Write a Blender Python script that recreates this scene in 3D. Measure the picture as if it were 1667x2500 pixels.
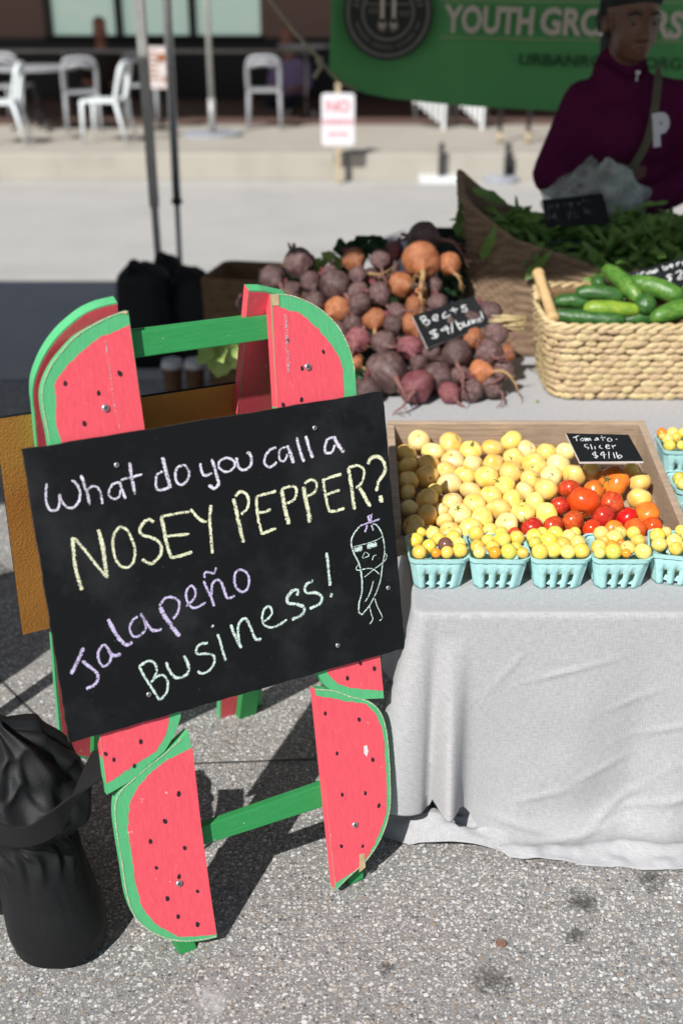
import bpy, bmesh, math, random
from mathutils import Vector as V, Matrix as M, noise
random.seed(7)
R = math.radians
sc = bpy.context.scene
for o in list(bpy.data.objects): bpy.data.objects.remove(o)
C = sc.collection

# ------------------------------------------------------------------ camera, sky, sun, exposure
CAMH, PITCH, LENS = 1.55, R(24.71), 39.74
cd = bpy.data.cameras.new('camera'); cam = bpy.data.objects.new('camera', cd); C.objects.link(cam)
cam.location = (0, 0, CAMH); cam.rotation_euler = (R(90) - PITCH, 0, 0)
cd.sensor_fit = 'VERTICAL'; cd.sensor_height = 36; cd.lens = LENS
cd.clip_start = .05; cd.clip_end = 400
cd.dof.use_dof = True; cd.dof.focus_distance = 2.1; cd.dof.aperture_fstop = 2.2
sc.camera = cam
w = bpy.data.worlds.new('World'); sc.world = w; w.use_nodes = True
wn = w.node_tree.nodes; sky = wn.new('ShaderNodeTexSky'); sky.sky_type = 'NISHITA'; sky.sun_disc = False
SUNV = V((.52, .94, -1)).normalized()
sky.sun_elevation = math.asin(-SUNV.z); sky.sun_rotation = math.atan2(-SUNV.x, -SUNV.y)
w.node_tree.links.new(sky.outputs[0], wn['Background'].inputs[0]); wn['Background'].inputs[1].default_value = .06
sl = bpy.data.lights.new('sun', 'SUN'); sl.energy = 5.0; sl.angle = R(.53); sl.color = (1, .978, .945)
so = bpy.data.objects.new('sun', sl); C.objects.link(so); so.rotation_euler = SUNV.to_track_quat('-Z', 'Y').to_euler(); so.location = (-3, -3, 6)
sc.view_settings.view_transform = 'Standard'; sc.view_settings.look = 'None'
sc.view_settings.exposure = 0.14; sc.view_settings.gamma = 1

# ------------------------------------------------------------------ measuring helpers (photo pixel -> point of the place)
FP = 2760.0
_c, _s = math.cos(PITCH), math.sin(PITCH); CO = V((0, 0, CAMH))
def ray(x, y):
    a = (x - 833.5) / FP; b = (1250 - y) / FP
    return V((a, _c + b * _s, -_s + b * _c))
def gz(x, y, z=0.0):
    d = ray(x, y); return CO + d * ((z - CAMH) / d.z)
def ay(x, y, Y):
    d = ray(x, y); return CO + d * (Y / d.y)
def pl(x, y, p, n):
    d = ray(x, y); return CO + d * ((p - CO).dot(n) / d.dot(n))
def zc(p): return p.y * _c - (p.z - CAMH) * _s

# ------------------------------------------------------------------ material helpers
def srgb(r, g, b):
    f = lambda c: (c / 255 / 12.92) if c / 255 <= .04045 else ((c / 255 + .055) / 1.055) ** 2.4
    return (f(r), f(g), f(b))
class NT:
    def __init__(s, name):
        s.m = bpy.data.materials.new(name); s.m.use_nodes = True; s.t = s.m.node_tree; s.n = s.t.nodes
        s.b = s.n['Principled BSDF']; s.out = s.n['Material Output']
    def new(s, ty, **kw):
        x = s.n.new('ShaderNode' + ty)
        for k, v in kw.items():
            if hasattr(x, k): setattr(x, k, v)
            else: x.inputs[k.replace('_', ' ')].default_value = v
        return x
    def l(s, a, b): s.t.links.new(a, b)
    def coord(s, which='Object', scale=None):
        c = s.new('TexCoord').outputs[which]
        if scale:
            mp = s.new('Mapping'); mp.inputs['Scale'].default_value = scale; s.l(c, mp.inputs[0]); c = mp.outputs[0]
        return c
    def noise(s, co, scale, detail=3, rough=.55):
        n = s.new('TexNoise'); n.inputs['Scale'].default_value = scale; n.inputs['Detail'].default_value = detail; n.inputs['Roughness'].default_value = rough
        s.l(co, n.inputs['Vector']); return n.outputs[0]
    def ramp(s, f, stops):
        r = s.new('ValToRGB'); e = r.color_ramp.elements
        while len(e) < len(stops): e.new(.5)
        for k, (p, c) in enumerate(stops): e[k].position = p; e[k].color = (c if len(c) == 4 else (*c, 1)) if not isinstance(c, (int, float)) else (c, c, c, 1)
        s.l(f, r.inputs[0]); return r.outputs[0]
    def mix(s, f, a, b, mode='MIX'):
        m = s.new('Mix'); m.data_type = 'RGBA'; m.blend_type = mode
        for i, v in ((0, f), (6, a), (7, b)):
            if hasattr(v, 'links'): s.l(v, m.inputs[i])
            else: m.inputs[i].default_value = v if isinstance(v, (int, float)) else (*v[:3], 1)
        return m.outputs[2]
    def math(s, op, a, b=None):
        m = s.new('Math'); m.operation = op
        for i, v in ((0, a), (1, b)):
            if v is None: continue
            if hasattr(v, 'links'): s.l(v, m.inputs[i])
            else: m.inputs[i].default_value = v
        return m.outputs[0]
    def bump(s, h, dist, strength=1):
        b = s.new('Bump'); b.inputs['Distance'].default_value = dist; b.inputs['Strength'].default_value = strength
        s.l(h, b.inputs['Height']); s.l(b.outputs[0], s.b.inputs['Normal'])
    def col(s, c):
        if hasattr(c, 'links'): s.l(c, s.b.inputs['Base Color'])
        else: s.b.inputs['Base Color'].default_value = (*c, 1)
    def set(s, **kw):
        for k, v in kw.items(): s.b.inputs[k.replace('_', ' ')].default_value = v
        return s
def plain(name, c, rough=.6, var=.25, scale=30, bump=0, metal=0, spec=.5, dark=None, coords='Object'):
    t = NT(name); co = t.coord(coords); f = t.noise(co, scale, 4)
    d = dark or tuple(x * (1 - var) for x in c); b = tuple(min(1, x * (1 + var * .5)) for x in c)
    t.col(t.ramp(f, [(.3, d), (.7, b)])); t.set(Roughness=rough, Metallic=metal); t.b.inputs['Specular IOR Level'].default_value = spec
    if bump: t.bump(t.noise(co, scale * 4, 3), bump)
    return t.m
MT = {}
def painted(name, c, sx=(60, 60, 4)):
    t = NT(name); co = t.coord('Object'); st = t.coord('Object', sx)
    f = t.noise(st, 3, 5, .7); cc = t.ramp(f, [(.2, tuple(x * .88 for x in c)), (.5, c), (.8, tuple(min(1, x * 1.08 + .012) for x in c))])
    chip = t.noise(co, 55, 5, .65); ch = t.ramp(chip, [(.69, 0), (.72, 1)])
    scr = t.noise(t.coord('Object', (14, 14, 90)), 9, 2); sc_ = t.ramp(scr, [(.70, 0), (.78, 1)])
    cc = t.mix(t.math('MULTIPLY', sc_, .35), cc, (.75, .72, .6))
    cc = t.mix(t.math('MULTIPLY', ch, .8), cc, (.72, .6, .45))
    t.col(cc); t.set(Roughness=.55); t.b.inputs['Specular IOR Level'].default_value = .3
    t.bump(f, .0012, .6); return t.m
MT['pink'] = painted('painted_pink', (.80, .093, .125))
MT['rind'] = painted('painted_rind_green', (.095, .45, .19))
MT['rail'] = painted('painted_dark_green', (.03, .27, .075), (8, 8, 90))
MT['seed'] = plain('seed_black', (.02, .012, .016), .6)
MT['steel'] = plain('galvanised_steel', (.5, .5, .5), .35, metal=.9, scale=80)
MT['screw'] = plain('screw_steel', (.55, .56, .58), .35, metal=.8, scale=200)
MT['boardedge'] = plain('worn_board_edge', (.05, .032, .018), .8, .6, 90)
MT['barewood'] = plain('bare_wood', (.55, .4, .22), .7, scale=60)
def chalkboard(name, base=(.0062, .0072, .008)):
    t = NT(name); co = t.coord('Object')
    a = t.noise(co, 7, 5, .65); b = t.noise(co, 2.3, 2); sm = t.ramp(t.math('MULTIPLY', a, t.math('ADD', b, .45)), [(.47, 0), (.8, 1)])
    sp = t.ramp(t.noise(co, 260, 2), [(.74, 0), (.78, 1)])
    sp2 = t.ramp(t.noise(co, 9, 3), [(.45, 0), (.7, 1)])
    cc = t.mix(t.math('MULTIPLY', sm, .055), base, (.36, .37, .39))
    cc = t.mix(t.math('MULTIPLY', t.math('MULTIPLY', sp, sp2), .5), cc, (.6, .6, .58))
    t.col(cc); t.set(Roughness=.7); t.b.inputs['Specular IOR Level'].default_value = .16
    t.bump(t.noise(co, 300, 2), .0004); return t.m
MT['board'] = chalkboard('chalkboard_black')
MT['slate'] = chalkboard('price_slate', (.009, .0105, .012))
def chalk(name, c, cover=.535):
    t = NT(name); uv = t.coord('UV'); sx = t.new('SeparateXYZ'); t.l(uv, sx.inputs[0])
    co = t.coord('Object'); st = t.coord('Object', (1, 1, 1.9))
    n1 = t.noise(st, 330, 3, .75); n2 = t.noise(co, 85, 3)
    edge = t.math('POWER', t.math('ABSOLUTE', sx.outputs[1]), 3)
    f = t.math('SUBTRACT', t.math('ADD', n1, t.math('MULTIPLY', n2, .28)), t.math('MULTIPLY', edge, .3))
    a = t.ramp(f, [(cover - .03, 0), (cover + .10, 1)])
    tr = t.new('BsdfTransparent'); mx = t.new('MixShader'); t.l(a, mx.inputs[0]); t.l(tr.outputs[0], mx.inputs[1]); t.l(t.b.outputs[0], mx.inputs[2]); t.l(mx.outputs[0], t.out.inputs[0])
    t.col(c); t.set(Roughness=.95); t.b.inputs['Specular IOR Level'].default_value = .1; return t.m
MT['ck_w'] = chalk('chalk_white', (.80, .76, .88)); MT['ck_y'] = chalk('chalk_yellow', (.86, .87, .60))
MT['ck_l'] = chalk('chalk_lavender', (.66, .58, .84)); MT['ck_m'] = chalk('chalk_mint', (.68, .84, .76))
MT['ck_t'] = chalk('worn_bare_edge', (.72, .62, .48), .57); MT['ck_s'] = chalk('chalk_small', (.8, .82, .82), .5); MT['ck_d'] = chalk('chalk_faint', (.55, .5, .52), .66)
# ground
def asphalt():
    t = NT('exposed_aggregate'); co0 = t.coord('Object')
    nz = t.new('TexNoise'); nz.inputs['Scale'].default_value = 85; nz.inputs['Detail'].default_value = 2; t.l(co0, nz.inputs['Vector'])
    vm = t.new('VectorMath'); vm.operation = 'MULTIPLY_ADD'; t.l(nz.outputs['Color'], vm.inputs[0]); vm.inputs[1].default_value = (.0085, .0085, 0); t.l(co0, vm.inputs[2]); co = vm.outputs[0]
    def layer(scale, off, cover, stops):
        mp = t.new('Mapping'); mp.inputs['Location'].default_value = (off, off * .7, 0); t.l(co, mp.inputs[0])
        v = t.new('TexVoronoi'); v.voronoi_dimensions = '2D'; v.inputs['Scale'].default_value = scale; t.l(mp.outputs[0], v.inputs['Vector']); s = t.new('SeparateColor'); t.l(v.outputs['Color'], s.inputs[0])
        m = t.ramp(t.math('SUBTRACT', t.math('MULTIPLY', s.outputs[1], cover), v.outputs['Distance']), [(.0, 0), (.06, 1)])
        return t.ramp(s.outputs[0], stops), m
    ST1 = [(0, (.16, .15, .14)), (.12, (.34, .27, .21)), (.3, (.44, .40, .35)), (.5, (.52, .5, .47)), (.8, (.64, .62, .59)), (1, (.76, .75, .72))]
    ST2 = [(0, (.10, .1, .1)), (.3, (.25, .24, .23)), (.5, (.40, .37, .33)), (.7, (.55, .52, .48)), (.92, (.74, .72, .68)), (1, (.36, .24, .17))]
    cA, mA = layer(88, 0, .44, ST1); cB, mB = layer(140, 3.1, .48, ST2); cD, mD = layer(250, 7.7, .55, ST2)
    gr = t.noise(co0, 420, 4, .7); binder = t.ramp(gr, [(.3, (.20, .199, .195)), (.7, (.31, .307, .30))])
    cc = t.mix(mD, binder, cD); cc = t.mix(mB, cc, cB); cc = t.mix(mA, cc, cA)
    big = t.noise(co0, 1.6, 4); cc = t.mix(1, cc, t.ramp(big, [(.3, .88), (.7, 1.0)]), 'MULTIPLY')
    st = t.ramp(t.noise(co0, 5.2, 6, .72), [(.62, 0), (.72, 1)]); cc = t.mix(t.math('MULTIPLY', st, .55), cc, (.075, .07, .06)); gm = t.ramp(t.noise(co0, 3.1, 5, .75), [(.7, 0), (.78, .5)]); cc = t.mix(gm, cc, (.5, .5, .5))
    t.col(cc); t.set(Roughness=.85); t.b.inputs['Specular IOR Level'].default_value = .3
    t.bump(t.math('ADD', t.math('MULTIPLY', mA, .7), t.math('ADD', t.math('MULTIPLY', mB, .5), t.math('MULTIPLY', gr, .5))), .002, .9); return t.m
MT['asphalt'] = asphalt()
def concrete(name, c, sc_=1.0):
    t = NT(name); co = t.coord('Object'); a = t.noise(co, 1.2 * sc_, 6, .65); b = t.noise(co, 60, 3); 
    cc = t.ramp(a, [(.25, tuple(x * .8 for x in c)), (.5, c), (.8, tuple(min(1, x * 1.1) for x in c))])
    cc = t.mix(.3, cc, t.ramp(b, [(.3, tuple(x * .6 for x in c)), (.7, tuple(min(1, x * 1.25) for x in c))]))
    t.col(cc); t.set(Roughness=.9); t.bump(b, .002); return t.m
MT['road'] = concrete('street_concrete', (.44, .43, .405)); MT['kerb'] = concrete('kerb_concrete', (.41, .38, .325), 2)
MT['gutter'] = concrete('gutter_concrete', (.36, .36, .35), 3)
MT['brick'] = concrete('terrace_brick', (.13, .075, .06), 3)
def linen():
    t = NT('grey_linen'); uv = t.coord('UV')
    w1 = t.new('TexWave'); w1.bands_direction = 'X'; w1.inputs['Scale'].default_value = 190; w1.inputs['Distortion'].default_value = 1.5; w1.inputs['Detail'].default_value = 2; t.l(uv, w1.inputs[0])
    w2 = t.new('TexWave'); w2.bands_direction = 'Y'; w2.inputs['Scale'].default_value = 190; w2.inputs['Distortion'].default_value = 1.5; w2.inputs['Detail'].default_value = 2; t.l(uv, w2.inputs[0])
    h = t.math('ADD', w1.outputs[1], w2.outputs[1])
    mp = t.new('Mapping'); mp.inputs['Scale'].default_value = (1, .16, 1); t.l(uv, mp.inputs[0]); sl1 = t.noise(mp.outputs[0], 390, 2)
    mp2 = t.new('Mapping'); mp2.inputs['Scale'].default_value = (.16, 1, 1); t.l(uv, mp2.inputs[0]); sl2 = t.noise(mp2.outputs[0], 390, 2)
    f = t.math('MULTIPLY', t.math('ADD', sl1, sl2), .5)
    cc = t.ramp(f, [(.34, (.33, .33, .336)), (.66, (.46, .459, .467))])
    cc = t.mix(t.ramp(t.noise(uv, 3.2, 4), [(.66, 0), (.85, .5)]), cc, (.46, .45, .38))
    t.col(cc); t.set(Roughness=.95); t.b.inputs['Specular IOR Level'].default_value = .1
    t.b.inputs['Sheen Weight'].default_value = .15
    t.bump(f, .0009, .7); return t.m
MT['linen'] = linen()
def wood(name, c, d, sx=(3, 40, 40)):
    t = NT(name); st = t.coord('Object', sx); f = t.noise(st, 4, 5, .65); g = t.noise(t.coord('Object'), 6, 4)
    cc = t.ramp(f, [(.28, d), (.55, c), (.8, tuple(min(1, x * 1.18) for x in c))]); cc = t.mix(t.ramp(g, [(.45, 0), (.75, .55)]), cc, d)
    t.col(cc); t.set(Roughness=.75); t.bump(f, .001); return t.m
MT['crate'] = wood('weathered_crate_wood', (.43, .32, .225), (.26, .19, .135))
MT['bamboo'] = wood('bamboo', (.62, .42, .2), (.48, .3, .13), (6, 40, 40))
def fruit(name, c1, c2, scale=9, rough=.22, sss=.12, stripe=0, spec=.5):
    t = NT(name); oi = t.new('ObjectInfo'); co = t.coord('Object')
    ad = t.new('VectorMath'); ad.operation = 'ADD'; t.l(co, ad.inputs[0]); cm = t.new('CombineXYZ'); m = t.math('MULTIPLY', oi.outputs['Random'], 37); t.l(m, cm.inputs[0]); t.l(m, cm.inputs[1]); t.l(cm.outputs[0], ad.inputs[1])
    f = t.noise(ad.outputs[0], scale, 3)
    cc = t.ramp(f, [(.3, c1), (.7, c2)])
    if stripe:
        st = t.noise(t.coord('Object', (1, 1, .15)), 5, 3); cc = t.mix(t.ramp(st, [(.52, 0), (.62, stripe)]), cc, (.62, .17, .03))
    hv = t.new('HueSaturation'); hv.inputs['Hue'].default_value = .5
    t.l(t.math('ADD', .488, t.math('MULTIPLY', oi.outputs['Random'], .024)), hv.inputs['Hue'])
    t.l(t.math('ADD', .9, t.math('MULTIPLY', oi.outputs['Random'], .2)), hv.inputs['Value']); t.l(cc, hv.inputs['Color'])
    t.col(hv.outputs[0]); t.set(Roughness=rough); t.b.inputs['Specular IOR Level'].default_value = spec
    t.b.inputs['Subsurface Weight'].default_value = sss; t.b.inputs['Subsurface Radius'].default_value = (.02, .012, .005); t.b.inputs['Subsurface Scale'].default_value = .35
    return t.m
MT['tom_y'] = fruit('tomato_yellow', (.92, .54, .075), (.93, .74, .27), 1.3, .24)
MT['tom_p'] = fruit('tomato_peach', (.93, .62, .17), (.94, .78, .40), 1.3, .27)
MT['tom_r'] = fruit('tomato_red', (.62, .025, .008), (.72, .07, .015), 1.5, .2)
MT['tom_s'] = fruit('tomato_striped', (.46, .03, .015), (.58, .07, .02), 1.5, .24, stripe=.55)
MT['tom_o'] = fruit('tomato_orange', (.78, .15, .02), (.84, .25, .03), 1.5, .22)
MT['ch_y'] = fruit('cherry_yellow', (.82, .52, .05), (.87, .68, .17), 1.2, .16, .2)
MT['ch_p'] = fruit('cherry_pale', (.84, .62, .12), (.88, .75, .27), 1.2, .16, .2)
MT['ch_g'] = fruit('cherry_green', (.55, .55, .08), (.74, .64, .13), 18, .18, .2)
MT['ch_o'] = fruit('cherry_orange', (.82, .25, .02), (.86, .36, .04), 18, .18, .2)
MT['ch_d'] = fruit('cherry_dark', (.12, .06, .05), (.22, .1, .07), 18, .18, .05)
MT['stemg'] = plain('stem_green', (.13, .2, .04), .7)
def beetm(name, a, b, c):
    t = NT(name); oi = t.new('ObjectInfo'); co = t.coord('Object'); f = t.noise(co, 3.2, 6, .72); g = t.noise(t.coord('Object', (1, 1, 4)), 2.2, 4); h = t.noise(t.coord('Object', (1, 1, 6)), 5, 5, .7)
    cc = t.ramp(f, [(.28, a), (.5, b), (.75, c)]); cc = t.mix(t.ramp(g, [(.45, 0), (.7, .85)]), cc, a)
    hv = t.new('HueSaturation'); t.l(t.math('ADD', .75, t.math('MULTIPLY', oi.outputs['Random'], .5)), hv.inputs['Value']); t.l(cc, hv.inputs['Color'])
    t.col(hv.outputs[0]); t.set(Roughness=.36); t.bump(h, .0035, .8); return t.m
MT['beet_p'] = beetm('beet_purple', (.058, .026, .029), (.135, .075, .072), (.31, .22, .175))
MT['beet_k'] = beetm('beet_rose', (.14, .03, .042), (.23, .07, .08), (.30, .17, .135))
MT['beet_o'] = beetm('beet_gold', (.27, .085, .035), (.47, .165, .068), (.50, .29, .145))
def stainm(name, c):
    t = NT(name); uv = t.coord('UV'); ln = t.new('VectorMath'); ln.operation = 'LENGTH'; t.l(uv, ln.inputs[0])
    f = t.math('SUBTRACT', t.math('ADD', t.noise(t.coord('Object'), 40, 5, .7), t.math('MULTIPLY', t.noise(t.coord('Object'), 160, 3), .5)), t.math('MULTIPLY', t.math('POWER', ln.outputs['Value'], 2), .55))
    a = t.ramp(f, [(.46, 0), (.86, .55)]); tr = t.new('BsdfTransparent'); mx = t.new('MixShader'); t.l(a, mx.inputs[0]); t.l(tr.outputs[0], mx.inputs[1]); t.l(t.b.outputs[0], mx.inputs[2]); t.l(mx.outputs[0], t.out.inputs[0]); t.col(c); t.set(Roughness=.9); return t.m
MT['stain'] = stainm('dark_ground_stain', (.045, .042, .036)); MT['gum'] = stainm('pale_ground_mark', (.6, .6, .59)); MT['stalk'] = plain('beet_stalk', (.22, .05, .06), .5, .4, 5); MT['root'] = plain('root_brown', (.22, .1, .085), .8, .4, 60); MT['root_o'] = plain('root_tan', (.42, .25, .11), .8, .4, 60)
def leafm(name, a, b, tr=.25):
    t = NT(name); oi = t.new('ObjectInfo'); f = t.noise(t.coord('Object'), 14, 4); t.col(t.ramp(f, [(.3, a), (.7, b)])); t.set(Roughness=.5)
    t.b.inputs['Transmission Weight'].default_value = 0
    d = t.new('BsdfTranslucent'); t.l(t.ramp(f, [(.3, a), (.7, b)]), d.inputs[0]); mx = t.new('MixShader'); mx.inputs[0].default_value = tr
    t.l(t.b.outputs[0], mx.inputs[1]); t.l(d.outputs[0], mx.inputs[2]); t.l(mx.outputs[0], t.out.inputs[0]); return t.m
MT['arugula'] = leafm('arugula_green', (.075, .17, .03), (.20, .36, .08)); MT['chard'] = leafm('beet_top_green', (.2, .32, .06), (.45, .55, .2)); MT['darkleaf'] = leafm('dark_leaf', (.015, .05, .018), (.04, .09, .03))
def cucm(name, a, b, c):
    t = NT(name); f = t.noise(t.coord('Object', (1, 2.2, 2.2)), 34, 5, .7); g = t.noise(t.coord('Object'), 150, 3)
    cc = t.ramp(f, [(.3, a), (.52, b), (.72, c)]); t.col(cc); t.set(Roughness=.3); t.bump(g, .003, .7); return t.m
MT['cuc_d'] = cucm('cucumber_dark', (.015, .06, .015), (.035, .115, .022), (.09, .2, .04)); MT['cuc_l'] = cucm('cucumber_light', (.03, .12, .018), (.085, .21, .03), (.26, .36, .07)); MT['cuc_y'] = cucm('cucumber_yellow', (.09, .22, .02), (.22, .34, .03), (.42, .48, .07))
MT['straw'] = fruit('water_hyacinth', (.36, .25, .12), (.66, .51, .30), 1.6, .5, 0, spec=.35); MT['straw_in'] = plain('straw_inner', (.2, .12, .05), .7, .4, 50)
def weave(name, a, b):
    t = NT(name); f = t.noise(t.coord('Object', (1, 1, 4)), 18, 4); t.col(t.ramp(f, [(.3, a), (.7, b)])); t.set(Roughness=.8); return t.m
MT['wick'] = weave('brown_wicker', (.16, .1, .06), (.31, .21, .13)); MT['wick2'] = weave('dark_wicker', (.10, .055, .025), (.2, .115, .05))
MT['pulp'] = None
def pulp():
    t = NT('teal_pulp'); co = t.coord('Object'); f = t.noise(co, 26, 5, .7); t.col(t.ramp(f, [(.3, (.36, .64, .62)), (.7, (.45, .72, .70))])); t.set(Roughness=.85); t.b.inputs['Specular IOR Level'].default_value = .2
    t.bump(t.noise(co, 120, 4, .7), .0016, .8); return t.m
MT['pulp'] = pulp()
def nylon():
    t = NT('black_nylon'); co = t.coord('Object'); f = t.noise(co, 400, 2); t.col(t.ramp(t.noise(co, 9, 4), [(.3, (.006, .0065, .007)), (.7, (.011, .0115, .0125))])); t.set(Roughness=.58); t.b.inputs['Specular IOR Level'].default_value = .3
    t.bump(f, .0006); return t.m
MT['nylon'] = nylon(); MT['strap'] = plain('black_webbing', (.011, .011, .012), .8, .4, 300, .001)
def canvas():
    t = NT('orange_canvas'); co = t.coord('Object'); f = t.noise(co, 6, 4); t.col(t.ramp(f, [(.3, (.56, .215, .035)), (.7, (.68, .31, .06))])); t.set(Roughness=.85)
    g = t.noise(t.coord('Object', (1, 1, 1)), 240, 2); t.bump(g, .0015, .7); return t.m
MT['canvas'] = canvas()
MT['white'] = plain('white_paint', (.72, .74, .74), .5, .1); MT['whiteedge'] = plain('white_edge', (.8, .78, .76), .5, .1)
MT['fleece'] = plain('maroon_fleece', (.095, .010, .05), .95, .3, 120, .002, spec=.1); MT['skin'] = plain('brown_skin', (.13, .06, .036), .48, .03, 20); MT['hair'] = plain('black_hair', (.009, .008, .009), .5, .3, 90)
MT['cap'] = plain('black_knit', (.008, .015, .014), .9, .3, 120); MT['olive'] = plain('olive_webbing', (.085, .08, .05), .8); MT['denim'] = plain('dark_denim', (.02, .025, .05), .9)
MT['letter'] = plain('white_felt', (.6, .6, .66), .9, .05); MT['eyew'] = plain('eye_white', (.085, .07, .06), .3, .02); MT['iris'] = plain('iris', (.015, .008, .006), .2); MT['lip'] = plain('lip', (.12, .045, .035), .4)
MT['skin2'] = plain('pink_skin', (.45, .2, .14), .5, .15, 20); MT['shirt1'] = plain('dark_brown_shirt', (.035, .025, .02), .9); MT['shirt2'] = plain('lavender_shirt', (.36, .28, .5), .9); MT['hairg'] = plain('grey_hair', (.2, .15, .11), .8)
def plasticbag():
    t = NT('thin_plastic'); t.col((.72, .8, .76)); t.set(Roughness=.22); tr = t.new('BsdfTransparent'); tl = t.new('BsdfTranslucent'); tl.inputs[0].default_value = (.72, .8, .76, 1)
    m0 = t.new('MixShader'); m0.inputs[0].default_value = .5; t.l(t.b.outputs[0], m0.inputs[1]); t.l(tl.outputs[0], m0.inputs[2])
    mx = t.new('MixShader'); t.l(t.ramp(t.noise(t.coord('Object'), 18, 4), [(.35, .2), (.65, .85)]), mx.inputs[0]); t.l(tr.outputs[0], mx.inputs[1]); t.l(m0.outputs[0], mx.inputs[2]); t.l(mx.outputs[0], t.out.inputs[0]); return t.m
MT['bag'] = plasticbag()
MT['banner'] = plain('green_vinyl', (.095, .39, .12), .55, .12, 3); MT['bantext'] = plain('cream_print', (.62, .55, .48), .6, .05); MT['banblack'] = plain('black_print', (.014, .016, .014), .6, .1); MT['bangrey'] = plain('grey_print', (.16, .155, .14), .6, .1)
MT['bandark'] = plain('dark_green_print', (.01, .055, .018), .6, .1); MT['banline'] = plain('gold_print', (.42, .42, .25), .6, .1)
MT['rope'] = plain('hemp_rope', (.4, .34, .25), .9, .3, 80); MT['pole'] = plain('grey_tube', (.42, .42, .40), .45, .15, 10, metal=.3); MT['blackp'] = plain('black_plastic', (.012, .013, .013), .45, .3, 20)
MT['tent'] = plain('white_canopy', (.6, .6, .6), .8, .1); MT['dgreen'] = plain('dark_green_plastic', (.008, .026, .02), .5, .3, 30)
MT['stucco'] = plain('brown_stucco', (.36, .24, .21), .9, .15, 40); MT['darkbase'] = plain('black_base_reflection', (.012, .012, .013), .5, .3, 10); MT['frame'] = plain('dark_window_frame', (.012, .012, .013), .4)
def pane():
    t = NT('glass_painted_reflection'); t.col(t.ramp(t.noise(t.coord('Object', (.5, 1, 1.6)), 1.5, 3), [(.35, (.68, .84, .76)), (.7, (.84, .92, .87))])); t.set(Roughness=.12); t.b.inputs['Emission Color'].default_value = (.55, .78, .67, 1); t.b.inputs['Emission Strength'].default_value = .36; return t.m   # pale tint and added glow stand in for bright street reflections
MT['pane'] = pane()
MT['chair'] = plain('white_powdercoat', (.74, .79, .8), .45, .08); MT['chairg'] = plain('shade_grey_powdercoat', (.34, .35, .37), .45, .08)  # grey copy of the white finish paints terrace shade into the colour
MT['redprint'] = plain('red_print', (.6, .22, .25), .6, .05); MT['brownprint'] = plain('brown_print', (.28, .09, .02), .6, .05); MT['poster'] = plain('poster_paper', (.62, .55, .53), .7, .1)
MT['signw'] = plain('sign_white', (.74, .71, .74), .5, .05); MT['stake'] = plain('wood_stake', (.5, .4, .26), .8); MT['cup'] = plain('brown_cup', (.18, .09, .04), .6); MT['lid'] = plain('white_lid', (.65, .65, .64), .4, .05)
MT['penny'] = plain('copper_coin', (.30, .17, .12), .45, .3, 150, metal=.4); MT['base_g'] = plain('grey_rubber_base', (.34, .36, .4), .6)
MT['yellow'] = plain('yellow_stem', (.75, .5, .02), .5); MT['scuff'] = plain('dark_scuff', (.06, .055, .05), .9)

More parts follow.
